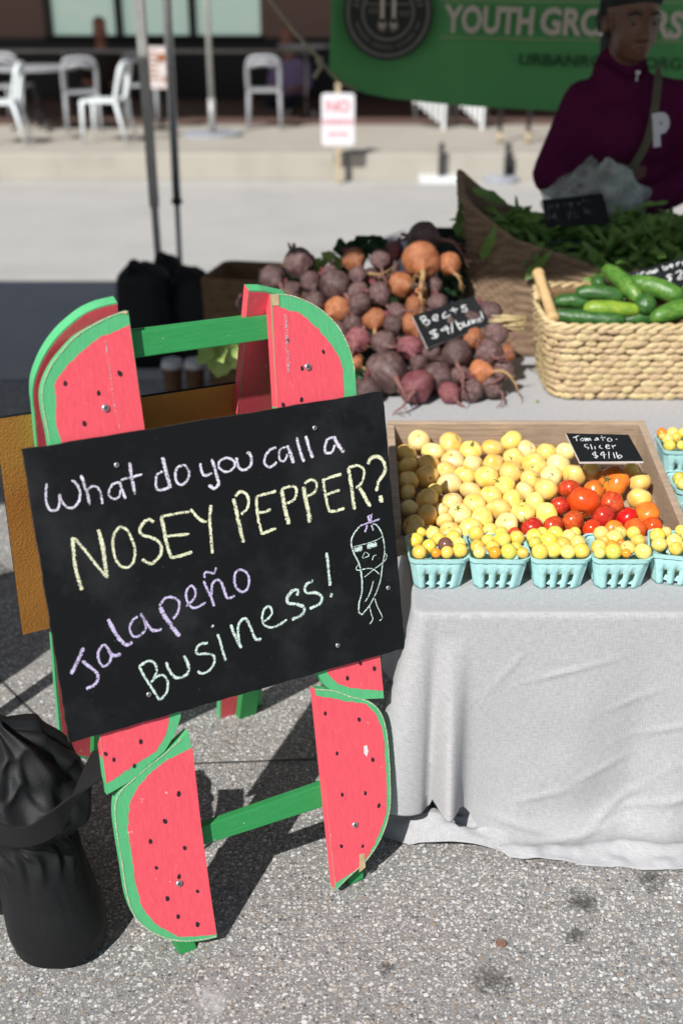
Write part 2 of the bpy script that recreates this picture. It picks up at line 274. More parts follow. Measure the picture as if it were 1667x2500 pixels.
# ------------------------------------------------------------------ mesh helpers
class MB:
    def __init__(s): s.v = []; s.f = []; s.m = []; s.uv = {}
    def add(s, vs, fs, mi=0):
        o = len(s.v); s.v += [tuple(p) for p in vs]; s.f += [tuple(i + o for i in f) for f in fs]; s.m += [mi] * len(fs); return o
    def box(s, a, b, mi=0, mat=None):
        (x0, y0, z0), (x1, y1, z1) = a, b
        vs = [V(p) for p in ((x0, y0, z0), (x1, y0, z0), (x1, y1, z0), (x0, y1, z0), (x0, y0, z1), (x1, y0, z1), (x1, y1, z1), (x0, y1, z1))]
        if mat: vs = [mat @ p for p in vs]
        s.add(vs, [(0, 3, 2, 1), (4, 5, 6, 7), (0, 1, 5, 4), (1, 2, 6, 5), (2, 3, 7, 6), (3, 0, 4, 7)], mi)
    def tube(s, pts, rad, n=10, mi=0, cap=True):
        pts = [V(p) for p in pts]; rs = rad if isinstance(rad, (list, tuple)) else [rad] * len(pts)
        up = V((0, 0, 1)); rings = []; prev = None
        for i, p in enumerate(pts):
            d = (pts[min(i + 1, len(pts) - 1)] - pts[max(i - 1, 0)]).normalized()
            if prev is None: a = d.orthogonal().normalized()
            else: a = (prev - d * prev.dot(d)); a = a.normalized() if a.length > 1e-6 else d.orthogonal().normalized()
            prev = a; b = d.cross(a)
            rings.append([p + (a * math.cos(2 * math.pi * k / n) + b * math.sin(2 * math.pi * k / n)) * rs[i] for k in range(n)])
        o = len(s.v); vs = [q for r in rings for q in r]; fs = []
        for i in range(len(rings) - 1):
            for k in range(n): fs.append((i * n + k, i * n + (k + 1) % n, (i + 1) * n + (k + 1) % n, (i + 1) * n + k))
        if cap: fs += [tuple(range(n))[::-1], tuple(range((len(rings) - 1) * n, len(rings) * n))]
        s.add(vs, fs, mi)
    def sphere(s, c, r, nu=16, nv=10, mi=0, mat=None):
        c = V(c); r = V(r) if hasattr(r, '__len__') else V((r, r, r)); vs = []; fs = []
        f = (lambda q: mat @ q) if mat else (lambda q: q)
        vs.append(c + f(V((0, 0, r.z))))
        for i in range(1, nv):
            a = math.pi * i / nv
            for k in range(nu):
                t = 2 * math.pi * k / nu; vs.append(c + f(V((r.x * math.sin(a) * math.cos(t), r.y * math.sin(a) * math.sin(t), r.z * math.cos(a)))))
        vs.append(c + f(V((0, 0, -r.z)))); L = len(vs) - 1
        for k in range(nu): fs.append((0, 1 + k, 1 + (k + 1) % nu)); fs.append((L, L - nu + (k + 1) % nu, L - nu + k))
        for i in range(nv - 2):
            for k in range(nu): a = 1 + i * nu + k; b = 1 + i * nu + (k + 1) % nu; fs.append((a, a + nu, b + nu, b))
        s.add(vs, fs, mi)
    def loft(s, rings, mi=0, cap=True, closed=True):
        n = len(rings[0]); vs = [p for r in rings for p in r]; fs = []
        for i in range(len(rings) - 1):
            for k in range(n if closed else n - 1): fs.append((i * n + k, i * n + (k + 1) % n, (i + 1) * n + (k + 1) % n, (i + 1) * n + k))
        if cap: fs += [tuple(range(n))[::-1], tuple(range((len(rings) - 1) * n, len(rings) * n))]
        s.add(vs, fs, mi)
    def prism(s, pts, d, mi=0, sidemi=None):      # planar outline (world points) pushed along d
        n = len(pts); d = V(d); vs = [V(p) for p in pts] + [V(p) + d for p in pts]
        s.add(vs, [tuple(range(n)), tuple(range(n, 2 * n))[::-1]], mi)
        s.add(vs, [(k, (k + 1) % n, n + (k + 1) % n, n + k) for k in range(n)], mi if sidemi is None else sidemi)
    def mesh(s, name, mats):
        me = bpy.data.meshes.new(name); me.from_pydata([tuple(v) for v in s.v], [], s.f)
        for m in (mats if isinstance(mats, (list, tuple)) else [mats]): me.materials.append(MT[m] if isinstance(m, str) else m)
        me.polygons.foreach_set('material_index', s.m); me.update(); return me
def fixn(me):
    bm = bmesh.new(); bm.from_mesh(me); bmesh.ops.remove_doubles(bm, verts=bm.verts, dist=1e-6); bmesh.ops.recalc_face_normals(bm, faces=bm.faces); bm.to_mesh(me); bm.free()
def smooth(me, ang=None):
    me.polygons.foreach_set('use_smooth', [True] * len(me.polygons))
    if ang:
        bm = bmesh.new(); bm.from_mesh(me)
        for e in bm.edges:
            if len(e.link_faces) == 2 and e.calc_face_angle(0) > R(ang): e.smooth = False
        bm.to_mesh(me); bm.free()
def tag(o, label=None, cat=None, group=None, kind=None):
    for k, v in (('label', label), ('category', cat), ('group', group), ('kind', kind)):
        if v: o[k] = v
    return o
WM = {}
def link(name, me, parent=None, loc=None):
    o = bpy.data.objects.new(name, me); C.objects.link(o); pw = WM[parent.name] if parent is not None else M.Identity(4)
    if loc is not None: o.location = loc
    if parent is not None:
        o.parent = parent
        if loc is None: o.matrix_parent_inverse = pw.inverted()
    WM[o.name] = M.Identity(4) if loc is None else pw @ M.Translation(V(loc))
    return o
def obj(name, mb, mats, parent=None, sm=None, nrm=True, bevel=0):
    me = mb.mesh(name, mats)
    if nrm: fixn(me)
    if bevel:
        bm = bmesh.new(); bm.from_mesh(me); bmesh.ops.bevel(bm, geom=[e for e in bm.edges if len(e.link_faces) == 2 and e.calc_face_angle(0) > .5], offset=bevel, segments=2, affect='EDGES', profile=.6); bm.to_mesh(me); bm.free()
    if sm: smooth(me, None if sm is True else sm)
    return link(name, me, parent)
def empty(name, loc, label=None, cat=None, group=None):
    o = bpy.data.objects.new(name, None); o.empty_display_size = .05; C.objects.link(o); o.location = loc; WM[o.name] = M.Translation(V(loc)); return tag(o, label, cat, group)
def structure(name, mb, mats, parent=None, **k):
    return tag(obj(name, mb, mats, parent, **k), kind='structure')
def catmull(pts, n=6):
    P = [pts[0]] + list(pts) + [pts[-1]]; out = []
    for i in range(1, len(P) - 2):
        for k in range(n):
            t = k / n; a, b, c, d = P[i - 1], P[i], P[i + 1], P[i + 2]
            out.append(tuple(.5 * (2 * b[j] + (c[j] - a[j]) * t + (2 * a[j] - 5 * b[j] + 4 * c[j] - d[j]) * t * t + (3 * b[j] - a[j] - 3 * c[j] + d[j]) * t ** 3) for j in range(len(b))))
    out.append(tuple(pts[-1])); return out
ORD = ['first', 'second', 'third', 'fourth', 'fifth', 'sixth', 'seventh', 'eighth', 'ninth', 'tenth', 'eleventh', 'twelfth', 'thirteenth', 'fourteenth', 'fifteenth', 'sixteenth']
def rows(items, key_y, key_x, h):     # sort pixels into rows from the top and give (row, index-from-left, row length)
    idx = sorted(range(len(items)), key=lambda i: key_y(items[i])); out = {}; r = []; rr = []
    for i in idx:
        if r and key_y(items[i]) - key_y(items[r[0]]) > h: rr.append(r); r = []
        r.append(i)
    rr.append(r)
    for a, r in enumerate(rr):
        for b, i in enumerate(sorted(r, key=lambda i: key_x(items[i]))): out[i] = (a, b, len(r))
    return out, len(rr)
# ------------------------------------------------------------------ the setting
mb = MB(); mb.add([(-120, -60, 0), (120, -60, 0), (120, 140, 0), (-120, 140, 0)], [(0, 1, 2, 3)]); structure('ground', mb, 'asphalt')
mb = MB(); mb.add([(-60, 4.75, .004), (60, 4.75, .004), (60, 10.52, .004), (-60, 10.52, .004)], [(0, 1, 2, 3)]); structure('road', mb, 'road')
# gutter slab with its joints beside the sign
mb = MB()
a, b = gz(-60, 1600), gz(214, 1876); d = (b - a).normalized(); q = V((-d.y, d.x, 0)) * -1
def strip(p0, p1, wd, z, mi=0):
    dd = (p1 - p0).normalized(); nn = V((-dd.y, dd.x, 0)) * wd / 2
    mb.add([(*(p0 - nn)[:2], z), (*(p1 - nn)[:2], z), (*(p1 + nn)[:2], z), (*(p0 + nn)[:2], z)], [(0, 1, 2, 3)], mi)
strip(a, b + d * .02, .006, .003); strip(b, b + V((.5, .03, 0)), .005, .003); strip(a + V((-.3, .25, 0)), a, .006, .003)
structure('pavement_joint', mb, 'scuff')
for px, py, r_, m_ in ((1418, 2205, .05, 'stain'), (1405, 2285, .035, 'stain'), (1590, 2150, .05, 'stain'), (1200, 2400, .055, 'stain'), (940, 2365, .02, 'stain'), (520, 2445, .06, 'gum'), (-20, 1400, .1, 'stain')):
    c = gz(px, py); mb = MB(); mb.add([(c.x, c.y, .0034)] + [(c.x + r_ * math.cos(a) * (1 + .2 * math.sin(3 * a + px)), c.y + r_ * math.sin(a) * .9, .0034) for a in [2 * math.pi * k / 20 for k in range(20)]], [(0, k + 1, (k + 1) % 20 + 1) for k in range(20)])
    o = obj('stain', mb, m_, bpy.data.objects['ground'], nrm=False); ul = o.data.uv_layers.new(name='UVMap')
    for lp in o.data.loops: q = o.data.vertices[lp.vertex_index].co; ul.data[lp.index].uv = ((q.x - c.x) / r_, (q.y - c.y) / r_)
TZ = .24; TY = 10.5
mb = MB(); mb.box((-40, TY, 0), (40, 30, TZ)); terr = structure('terrace', mb, 'kerb', bevel=.02)
mb = MB(); mb.add([(-40, 12.9, TZ + .004), (40, 12.9, TZ + .004), (40, 17, TZ + .004), (-40, 17, TZ + .004)], [(0, 1, 2, 3)]); structure('terrace_paving', mb, 'brick', terr)
for i, x in enumerate((-6.2, -3.1, 0.05, 3.2, 6.3)):
    mb = MB(); mb.box((x - .012, TY - .003, .0), (x + .012, TY + .001, TZ - .01)); obj('kerb_joint', mb, 'scuff', terr)
mb = MB(); mb.add([(1.75, 9.7, .005), (4.2, 9.7, .005), (4.2, 10.49, .13), (1.75, 10.49, .13), (1.75, 10.49, .005), (4.2, 10.49, .005)], [(0, 1, 2, 3), (0, 3, 4), (1, 5, 2)]); structure('kerb_ramp', mb, 'kerb')
# cafe building across the street
FY = 16.2
bld = empty('cafe_building', (0, FY, TZ), 'brown cafe building with pale reflection painted in tall windows, dark reflection in black base', 'building')
mb = MB(); mb.box((-14, FY, TZ), (14, FY + .4, 1.0)); obj('base_wall', mb, 'darkbase', bld)  # black also stands in for dark reflections in the glass under the windows
for x0, x1 in ((-14, -3.86), (-1.07, 14)):
    mb = MB(); mb.box((x0, FY + .03, 1.0), (x1, FY + .4, 4.2)); obj('wall_panel', mb, 'stucco', bld)
xs = [-3.86, -2.93, -1.96, -1.07]
for i in range(3):
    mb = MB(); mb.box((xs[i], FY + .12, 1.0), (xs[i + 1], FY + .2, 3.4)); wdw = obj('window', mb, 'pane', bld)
    for x in (xs[i], xs[i + 1]):
        if x == xs[0] and i > 0: continue
    mb = MB(); mb.box((xs[i] - .05, FY + .02, .9), (xs[i] + .05, FY + .3, 3.4)); obj('mullion', mb, 'frame', wdw)
mb = MB(); mb.box((xs[0], FY + .06, 3.4), (xs[3], FY + .3, 4.2)); obj('lintel', mb, 'frame', bld)
mb = MB(); mb.box((xs[0] - .05, FY + .0, .96), (xs[3] + .05, FY + .11, 1.03)); obj('window_sill', mb, 'frame', bld)
mb = MB(); mb.box((-14, 11.05, 2.95), (14, FY, 3.25)); obj('awning_slab', mb, 'stucco', bld)
# railing
rl = empty('terrace_railing', (-3, 13.6, TZ), 'thin grey metal railing along the back of the cafe terrace', 'railing')
mb = MB(); mb.tube([(-7, 13.6, .95), (-.3, 13.6, .95)], .02, 8); obj('top_rail', mb, 'pole', rl, True)
for x in (-6.9, -5, -3.1, -.4): mb = MB(); mb.tube([(x, 13.6, TZ), (x, 13.6, .93)], .015, 8); obj('post', mb, 'pole', rl, True)
# ------------------------------------------------------------------ cafe furniture
def cafe_chair(px, py, rot, mat, label):
    p = gz(px, py, TZ); o = empty('cafe_chair', p, label, 'chair', 'metal chairs on the cafe terrace'); T = M.Translation(p) @ M.Rotation(R(rot), 4, 'Z') @ M.Scale(.85, 4)
    mb = MB()
    for a, b in (((-.21, -.21, .43), (.21, .21, .465)),): mb.box(a, b, 0, T)
    obj('seat', mb, mat, o, bevel=.012)
    for sx in (-1, 1):
        for sy, spl in ((-1, .015), (1, .10)):
            mb = MB(); mb.tube([T @ V((sx * .19, sy * .19, .45)), T @ V((sx * .2, sy * (.19 + spl), .0))], [.021, .016], 8); obj('leg', mb, mat, o, True)
    mb = MB(); arc = [(-.19, .19, .46), (-.195, .23, .62), (-.185, .262, .75), (-.14, .28, .82), (0, .288, .835), (.14, .28, .82), (.185, .262, .75), (.195, .23, .62), (.19, .19, .46)]
    mb.tube([T @ V(q) for q in catmull(arc, 4)], .024, 8); mb.tube([T @ V((-.18, .258, .74)), T @ V((0, .275, .77)), T @ V((.18, .258, .74))], .03, 8); obj('backrest', mb, mat, o, True)
    return o
cafe_chair(262, 347, -97, 'chair', 'bright white metal chair in the sun, seen from its side')
cafe_chair(8, 353, -85, 'chair', 'white metal chair cut off by the left picture edge')
cafe_chair(205, 318, 195, 'chairg', 'shade-greyed metal chair with arched back behind the white side-on chair')
cafe_chair(648, 312, 182, 'chairg', 'lone metal chair with arched back near the no parking sign')
cafe_chair(46, 300, 170, 'chairg', 'shaded metal chair with arched back behind the cafe table at left')
cafe_chair(352, 296, 185, 'chairg', 'shaded metal chair behind the two canopy poles')
def cafe_table(px, py, r, h, label):
    p = gz(px, py, TZ); o = empty('cafe_table', p, label, 'table'); mb = MB(); mb.tube([p + V((0, 0, h - .03)), p + V((0, 0, h))], r, 28); obj('tabletop', mb, 'chairg', o, 30)
    mb = MB(); mb.tube([p + V((0, 0, .03)), p + V((0, 0, h - .03))], .025, 10); obj('pedestal', mb, 'frame', o, True)
    for k in range(4):
        mb = MB(); a = R(90 * k + 30); mb.tube([p + V((0, 0, .25)), p + V((.15 * math.cos(a), .15 * math.sin(a), .1)), p + V((.3 * math.cos(a), .3 * math.sin(a), .015))], .014, 8); obj('foot', mb, 'frame', o, True)
cafe_table(100, 318, .42, .62, 'round grey cafe table beside the arched chairs at left')
cafe_table(745, 288, .3, .78, 'small cafe table in front of the person in lavender')
# slatted white chairs half hidden by the banner
for k, (px, wd, lab) in enumerate(((1040, .36, 'white slatted folding chair showing just left below the banner'), (1138, .32, 'white slatted folding chair nearest the handrail below the banner'))):
    p = gz(px, 315, TZ); o = empty('slatted_chair', p, lab, 'chair', 'slatted chairs below the banner')
    for i in range(7):
        x = -wd / 2 + i * wd / 6; mb = MB(); T = M.Translation(p) @ M.Rotation(R(-14), 4, 'Z')
        mb.box((x - .018, 0, .0 if i == 6 else .3 - .045 * i), (x + .018, .025, .82), 0, T); obj('slat', mb, 'white', o)
    for z in (.5, .74): mb = MB(); mb.box((-wd / 2, .026, z), (wd / 2, .05, z + .05), 0, T); obj('crossbar', mb, 'white', o)
    for x in (-wd / 2, wd / 2): mb = MB(); mb.tube([T @ V((x, .06, .5)), T @ V((x, .42, .0))], .016, 8); obj('leg', mb, 'chairg', o, True)
# umbrella pole with plate
p = gz(520, 330, TZ); o = empty('umbrella_stand', p, 'thin grey umbrella pole standing on a round plate on the terrace', 'umbrella')
mb = MB(); mb.tube([p, p + V((0, 0, .03))], .3, 32); obj('base_plate', mb, 'base_g', o, 30)
mb = MB(); mb.tube([p + V((0, 0, .03)), p + V((0, 0, 2.6))], .026, 12); obj('pole', mb, 'pole', o, True)
mb = MB(); mb.tube([p + V((0, 0, .03)), p + V((0, 0, .35))], .036, 12); obj('sleeve', mb, 'pole', o, True)
mb = MB(); mb.tube([p + V((0, 0, 1.75)), p + V((0, 0, 2.1)), p + V((0, 0, 2.62))], [.1, .09, .02], 12); obj('furled_canopy', mb, 'tent', o, True)
# poster
def text(body, size, extr, mat, parent, T, name='lettering', bold=0, space=1, align='CENTER'):
    cu = bpy.data.curves.new(name, 'FONT'); cu.body = body; cu.size = size; cu.extrude = extr; cu.offset = bold; cu.space_character = space; cu.align_x = align; cu.align_y = 'CENTER'; cu.resolution_u = 3
    to = bpy.data.objects.new(name, cu); C.objects.link(to); dg = bpy.context.evaluated_depsgraph_get(); me = bpy.data.meshes.new_from_object(to.evaluated_get(dg)); bpy.data.objects.remove(to)
    me.transform(T); me.materials.clear(); me.materials.append(MT[mat]); return link(name, me, parent)
FR = M.Rotation(R(90), 4, 'X')
p = ay(386, 165, 12.4); o = empty('menu_stand', (p.x, 12.4, TZ), 'white and brown printed notice on a thin stand between the canopy poles', 'sign')
mb = MB(); mb.box((p.x - .12, 12.4, p.z - .2), (p.x + .12, 12.42, p.z + .2)); obj('notice', mb, 'poster', o)
mb = MB(); mb.box((p.x + .0, 12.394, p.z + .06), (p.x + .09, 12.398, p.z + .13)); obj('print_block', mb, 'brownprint', o)
mb = MB(); mb.box((p.x + .05, 12.394, p.z - .14), (p.x + .1, 12.398, p.z - .08)); obj('print_block', mb, 'brownprint', o)
for k in range(6):
    mb = MB(); mb.box((p.x - .1, 12.395, p.z + .14 - k * .05), (p.x - .02 + .02 * (k % 3), 12.398, p.z + .155 - k * .05)); obj('print_line', mb, 'brownprint', o)
mb = MB(); mb.tube([(p.x, 12.43, TZ), (p.x, 12.43, p.z)], .015, 8); obj('post', mb, 'frame', o, True)
mb = MB(); mb.box((p.x - .15, 12.3, TZ + .001), (p.x + .15, 12.55, TZ + .02)); obj('foot', mb, 'frame', o)
# no parking sign
p = ay(825, 292, 10.3); o = empty('no_parking_sign', (p.x, 10.3, 0), 'small white no parking sign on a wooden stake at the kerb', 'sign')
mb = MB(); n_ = 8; hw, hh, rr = .142, .215, .03; pts = []
for cx, cz, a0 in ((hw - rr, hh - rr, 0), (-hw + rr, hh - rr, 90), (-hw + rr, -hh + rr, 180), (hw - rr, -hh + rr, 270)):
    for k in range(5): a = R(a0 + k * 22.5); pts.append((p.x + cx + rr * math.cos(a), 10.3, p.z + cz + rr * math.sin(a)))
mb.prism(pts, (0, .006, 0)); obj('plate', mb, 'signw', o)
text('NO', .13, .001, 'redprint', o, M.Translation((p.x, 10.297, p.z + .105)) @ FR, bold=.004); text('PARKING', .062, .001, 'redprint', o, M.Translation((p.x, 10.297, p.z - .02)) @ FR, bold=.002)
mb = MB(); z = p.z - .12
mb.prism([(p.x - .09, 10.298, z), (p.x - .06, 10.298, z + .022), (p.x - .06, 10.298, z + .01), (p.x + .06, 10.298, z + .01), (p.x + .06, 10.298, z + .022), (p.x + .09, 10.298, z), (p.x + .06, 10.298, z - .022), (p.x + .06, 10.298, z - .01), (p.x - .06, 10.298, z - .01), (p.x - .06, 10.298, z - .022)], (0, .0015, 0)); obj('arrow', mb, 'redprint', o)
mb = MB(); mb.box((p.x - .02, 10.308, .005), (p.x + .02, 10.335, p.z + .3)); obj('stake', mb, 'stake', o)
# stub posts with weights
p = gz(1075, 446); o = empty('post_base', p, 'short black post on a white rectangular weight by the kerb', 'post')
mb = MB(); mb.box((p.x - .19, p.y - .13, .005), (p.x + .19, p.y + .13, .06)); obj('weight', mb, 'white', o, bevel=.01)
mb = MB(); mb.tube([(p.x, p.y, .06), (p.x, p.y, .34)], .024, 12); obj('post', mb, 'blackp', o, True)
p = gz(1222, 444); o = empty('post_base', p, 'short black post on a grey round weight by the kerb', 'post')
mb = MB(); mb.tube([(p.x, p.y, .005), (p.x, p.y, .04), (p.x, p.y, .055)], [.16, .16, .13], 28); obj('weight', mb, 'base_g', o, 40)
mb = MB(); mb.tube([(p.x + .05, p.y, .05), (p.x + .05, p.y, .33)], .028, 12); obj('post', mb, 'blackp', o, True)
mb = MB(); mb.tube([(p.x + .1, p.y + .02, .05), (p.x + .1, p.y + .02, .2)], .018, 10); obj('pin', mb, 'frame', o, True)
o = empty('handrail', gz(1250, 350, TZ), 'thin dark handrail with two posts at the end of the terrace', 'railing')
for px in (1218, 1287):
    q = gz(px, 350, TZ); mb = MB(); mb.tube([q, q + V((0, 0, .95))], .02, 8); obj('post', mb, 'frame', o, True)
    mb = MB(); mb.tube([q, q + V((0, 0, .1))], .026, 8); obj('post_foot', mb, 'stake', o, True)
q, q2 = gz(1218, 350, TZ), gz(1287, 350, TZ); mb = MB(); mb.tube([q + V((-.1, 0, .95)), q2 + V((.4, 0, .95))], .02, 8); mb.tube([q + V((0, 0, .45)), q2 + V((.4, 0, .45))], .012, 8); obj('rails', mb, 'frame', o, True)

# ------------------------------------------------------------------ bodies grown as one skin
def blob(name, caps, ells, voxel, mat, parent, T=None, it=6):
    mb = MB()
    for a, b, ra, rb in caps:
        a, b = V(a), V(b); mb.tube([a, b], [ra, rb], 14); mb.sphere(a, ra, 14, 10); mb.sphere(b, rb, 14, 10)
    for c, r, *rot in ells: mb.sphere(c, r, 20, 14, mat=rot[0] if rot else None)
    me = mb.mesh(name, mat)
    if T: me.transform(T)
    fixn(me); ob = bpy.data.objects.new(name, me); C.objects.link(ob)
    m = ob.modifiers.new('r', 'REMESH'); m.mode = 'VOXEL'; m.voxel_size = voxel
    s = ob.modifiers.new('s', 'SMOOTH'); s.iterations = it; s.factor = .5
    dg = bpy.context.evaluated_depsgraph_get(); m2 = bpy.data.meshes.new_from_object(ob.evaluated_get(dg)); bpy.data.objects.remove(ob)
    m2.materials.clear(); m2.materials.append(MT[mat] if isinstance(mat, str) else mat); smooth(m2); return link(name, m2, parent)
HEAD_E = [((0, .01, .11), (.076, .096, .098)), ((0, -.026, .034), (.064, .078, .102)), ((0, -.05, -.036), (.036, .042, .03)), ((-.03, -.05, .02), (.03, .034, .045)), ((.03, -.05, .02), (.03, .034, .045)),
          ((0, -.078, .086), (.046, .014, .012)), ((-.012, -.106, .016), (.012, .011, .01)), ((.012, -.106, .016), (.012, .011, .01)), ((0, -.086, -.016), (.028, .016, .02)),
          ((-.079, .012, .04), (.01, .02, .032)), ((.079, .012, .04), (.01, .02, .032))]
HEAD_C = [((0, -.1, .06), (0, -.116, .022), .009, .014), ((0, .02, -.01), (0, .035, -.16), .056, .06)]
def seated(px, py, Y, face, skin, shirt, hair, label):
    p = ay(px, py, Y); root = empty('person', (p.x, Y, TZ), label, 'person'); hz = p.z - .06
    T = M.Translation((p.x, Y, hz)) @ M.Rotation(R(face), 4, 'Z'); B = lambda x, y, z: T @ V((x, y, z))
    s0 = -.72
    blob('body', [((0, .04, -.14), (0, .08, -.3), .06, .11), ((-.2, .1, -.26), (-.24, .06, -.5), .045, .04), ((-.24, .06, -.5), (-.12, -.18, -.52), .038, .03), ((.2, .1, -.26), (.24, .06, -.5), .045, .04), ((.24, .06, -.5), (.12, -.18, -.52), .038, .03),
                  ((0, .1, -.3), (0, .12, -.62), .13, .13), ((-.09, .08, -.66), (-.1, -.33, -.66), .075, .06), ((-.1, -.33, -.66), (-.1, -.33, -1.02), .055, .04), ((.09, .08, -.66), (.1, -.33, -.66), .075, .06), ((.1, -.33, -.66), (.1, -.33, -1.02), .055, .04),
                  ((-.1, -.33, -1.03), (-.1, -.45, -1.05), .035, .03), ((.1, -.33, -1.03), (.1, -.45, -1.05), .035, .03)] + HEAD_C,
         HEAD_E + [((-.1, -.2, -.53), (.04, .045, .02)), ((.1, -.2, -.53), (.04, .045, .02))], .014, skin, root, T, 3)
    blob('shirt', [((-.16, .09, -.25), (.16, .09, -.25), .085, .085), ((0, .1, -.3), (0, .12, -.64), .17, .165), ((-.2, .1, -.25), (-.245, .06, -.47), .07, .06), ((.2, .1, -.25), (.245, .06, -.47), .07, .06)], [], .02, shirt, root, T, 4)
    blob('trousers', [((-.09, .08, -.66), (-.1, -.35, -.66), .095, .075), ((-.1, -.34, -.66), (-.1, -.33, -.98), .07, .06), ((.09, .08, -.66), (.1, -.35, -.66), .095, .075), ((.1, -.34, -.66), (.1, -.33, -.98), .07, .06)], [], .02, 'denim', root, T, 4)
    blob('hair', [], [((0, .03, .14), (.083, .09, .08)), ((0, .07, .08), (.075, .06, .08))], .014, hair, root, T, 3)
    # stool they sit on
    q = T @ V((0, .1, 0)); st = empty('cafe_stool', (q.x, q.y, TZ), 'stool under the ' + label, 'stool'); z1 = hz - .74
    mb = MB(); mb.tube([(q.x, q.y, z1 - .03), (q.x, q.y, z1)], .17, 20); obj('seat', mb, 'chairg', st, 30)
    for k in range(4): a = R(45 + 90 * k); mb = MB(); mb.tube([(q.x + .12 * math.cos(a), q.y + .12 * math.sin(a), z1 - .03), (q.x + .17 * math.cos(a), q.y + .17 * math.sin(a), TZ)], .012, 8); obj('leg', mb, 'chairg', st, True)
seated(244, 75, 14.6, 10, 'skin2', 'shirt1', 'hairg', 'person in a dark shirt seated before the pale windows')
seated(700, 95, 15.2, -20, 'skin2', 'shirt2', 'hairg', 'person in a lavender shirt seated left of the banner')
# ------------------------------------------------------------------ canopies
def canopy(x0, x1, y0, y1, h, label, legs):
    o = empty('canopy_tent', ((x0 + x1) / 2, (y0 + y1) / 2, 0), label, 'canopy')
    mb = MB(); cx, cy = (x0 + x1) / 2, (y0 + y1) / 2
    mb.add([(x0, y0, h), (x1, y0, h), (x1, y1, h), (x0, y1, h), (cx, cy, h + .85)], [(0, 1, 4), (1, 2, 4), (2, 3, 4), (3, 0, 4)]); obj('roof', mb, 'tent', o)
    for a, b in (((x0, y0), (x1, y0)), ((x1, y0), (x1, y1)), ((x1, y1), (x0, y1)), ((x0, y1), (x0, y0))):
        mb = MB(); n = 24; vs = []
        for k in range(n + 1):
            t = k / n; x, y = a[0] + (b[0] - a[0]) * t, a[1] + (b[1] - a[1]) * t; vs += [(x, y, h), (x, y, h - .2 - .02 * math.sin(t * 40))]
        mb.add(vs, [(2 * k, 2 * k + 2, 2 * k + 3, 2 * k + 1) for k in range(n)]); obj('valance', mb, 'tent', o)
    for (x, y) in legs: mb = MB(); mb.tube([(x, y, .005), (x, y, h)], .02, 8); obj('leg', mb, 'pole', o, True)
    return o
tent = canopy(-.95, 2.9, 1.97, 5.6, 2.45, 'white market canopy over the vegetable stall', ((2.85, 2.02), (2.85, 5.55), (-.92, 2.02)))
canopy(-4.6, -1.2, 1.37, 4.36, 2.4, 'neighbouring white market canopy beyond the left picture edge', ((-4.55, 1.42), (-4.55, 4.3), (-2.3, 4.3)))
# the stall canopy's rear leg (telescoping square tube) and the slim pole beside it
b0 = ay(395, 735, 5.55); t0 = ay(340, 0, 5.4); t0 = b0 + (t0 - b0) * 1.62
b0 = b0 + (b0 - t0) * (b0.z / (t0.z - b0.z)) if b0.z > 0 else b0
def sq(mb, a, b, w0, w1):
    a, b = V(a), V(b); r = lambda p, w: [p + V((-w, -w, 0)), p + V((w, -w, 0)), p + V((w, w, 0)), p + V((-w, w, 0))]
    mb.loft([r(a, w0), r(b, w1)])
md = b0.lerp(t0, (.62 - 0) / (t0.z))
mb = MB(); sq(mb, b0 + V((0, 0, .02)), md, .016, .016); obj('leg_tube', mb, 'pole', tent, bevel=.003)
mb = MB(); sq(mb, md, t0, .0215, .0215); obj('leg_sleeve', mb, 'pole', tent, bevel=.003)
mb = MB(); mb.box((b0.x - .06, b0.y - .06, .005), (b0.x + .06, b0.y + .06, .015)); obj('foot_plate', mb, 'pole', tent)
a2 = ay(440, 650, 6.0); t2 = ay(408, 0, 5.9); b2 = a2 + (a2 - t2) * (a2.z / (t2.z - a2.z)); t2 = b2 + (t2 - b2) * 1.6
o = empty('telescopic_pole', b2, 'slim silver pole with a black clamp right of the canopy leg', 'pole')
ck = ay(433, 493, 5.95); f = ck.z / t2.z; ck = b2.lerp(t2, f)
mb = MB(); mb.tube([b2 + V((0, 0, .006)), ck], .014, 12); obj('lower_tube', mb, 'pole', o, True)
mb = MB(); mb.tube([ck, t2], .0215, 12); obj('upper_tube', mb, 'steel', o, True)
mb = MB(); mb.sphere(ck, (.03, .03, .022), 14, 10); obj('clamp', mb, 'blackp', o, True)
# black weight bags at the canopy legs
def lump(name, base, w_, d_, h_, seed, mat, parent=None, top=.55, amp=.05, n=36, m=18, tilt=0):
    mb = MB(); rings = []
    for j in range(m + 1):
        t = j / m; prof = (1 - (1 - top) * t ** 1.5) * min(1, .72 + 2.2 * t) * (1 if t < .86 else math.sqrt(max(0.0, 1 - ((t - .86) / .15) ** 2))); r = []
        for k in range(n):
            a = 2 * math.pi * k / n; ca, sa = math.cos(a), math.sin(a); e = .62
            x = math.copysign(abs(ca) ** e, ca) * w_ / 2 * prof; y = math.copysign(abs(sa) ** e, sa) * d_ / 2 * prof
            nz = noise.noise(V((ca * 1.6 + seed, sa * 1.6, t * 3))) + .5 * noise.noise(V((ca * 4 + seed, sa * 4, t * 5 + 3)))
            s_ = 1 + amp * 2.4 * nz * (.3 + t); r.append(V(base) + V((x * s_ + tilt * t * h_, y * s_, h_ * t * (1 + .25 * amp * nz))))
        rings.append(r)
    mb.loft(rings); return obj(name, mb, mat, parent, True)
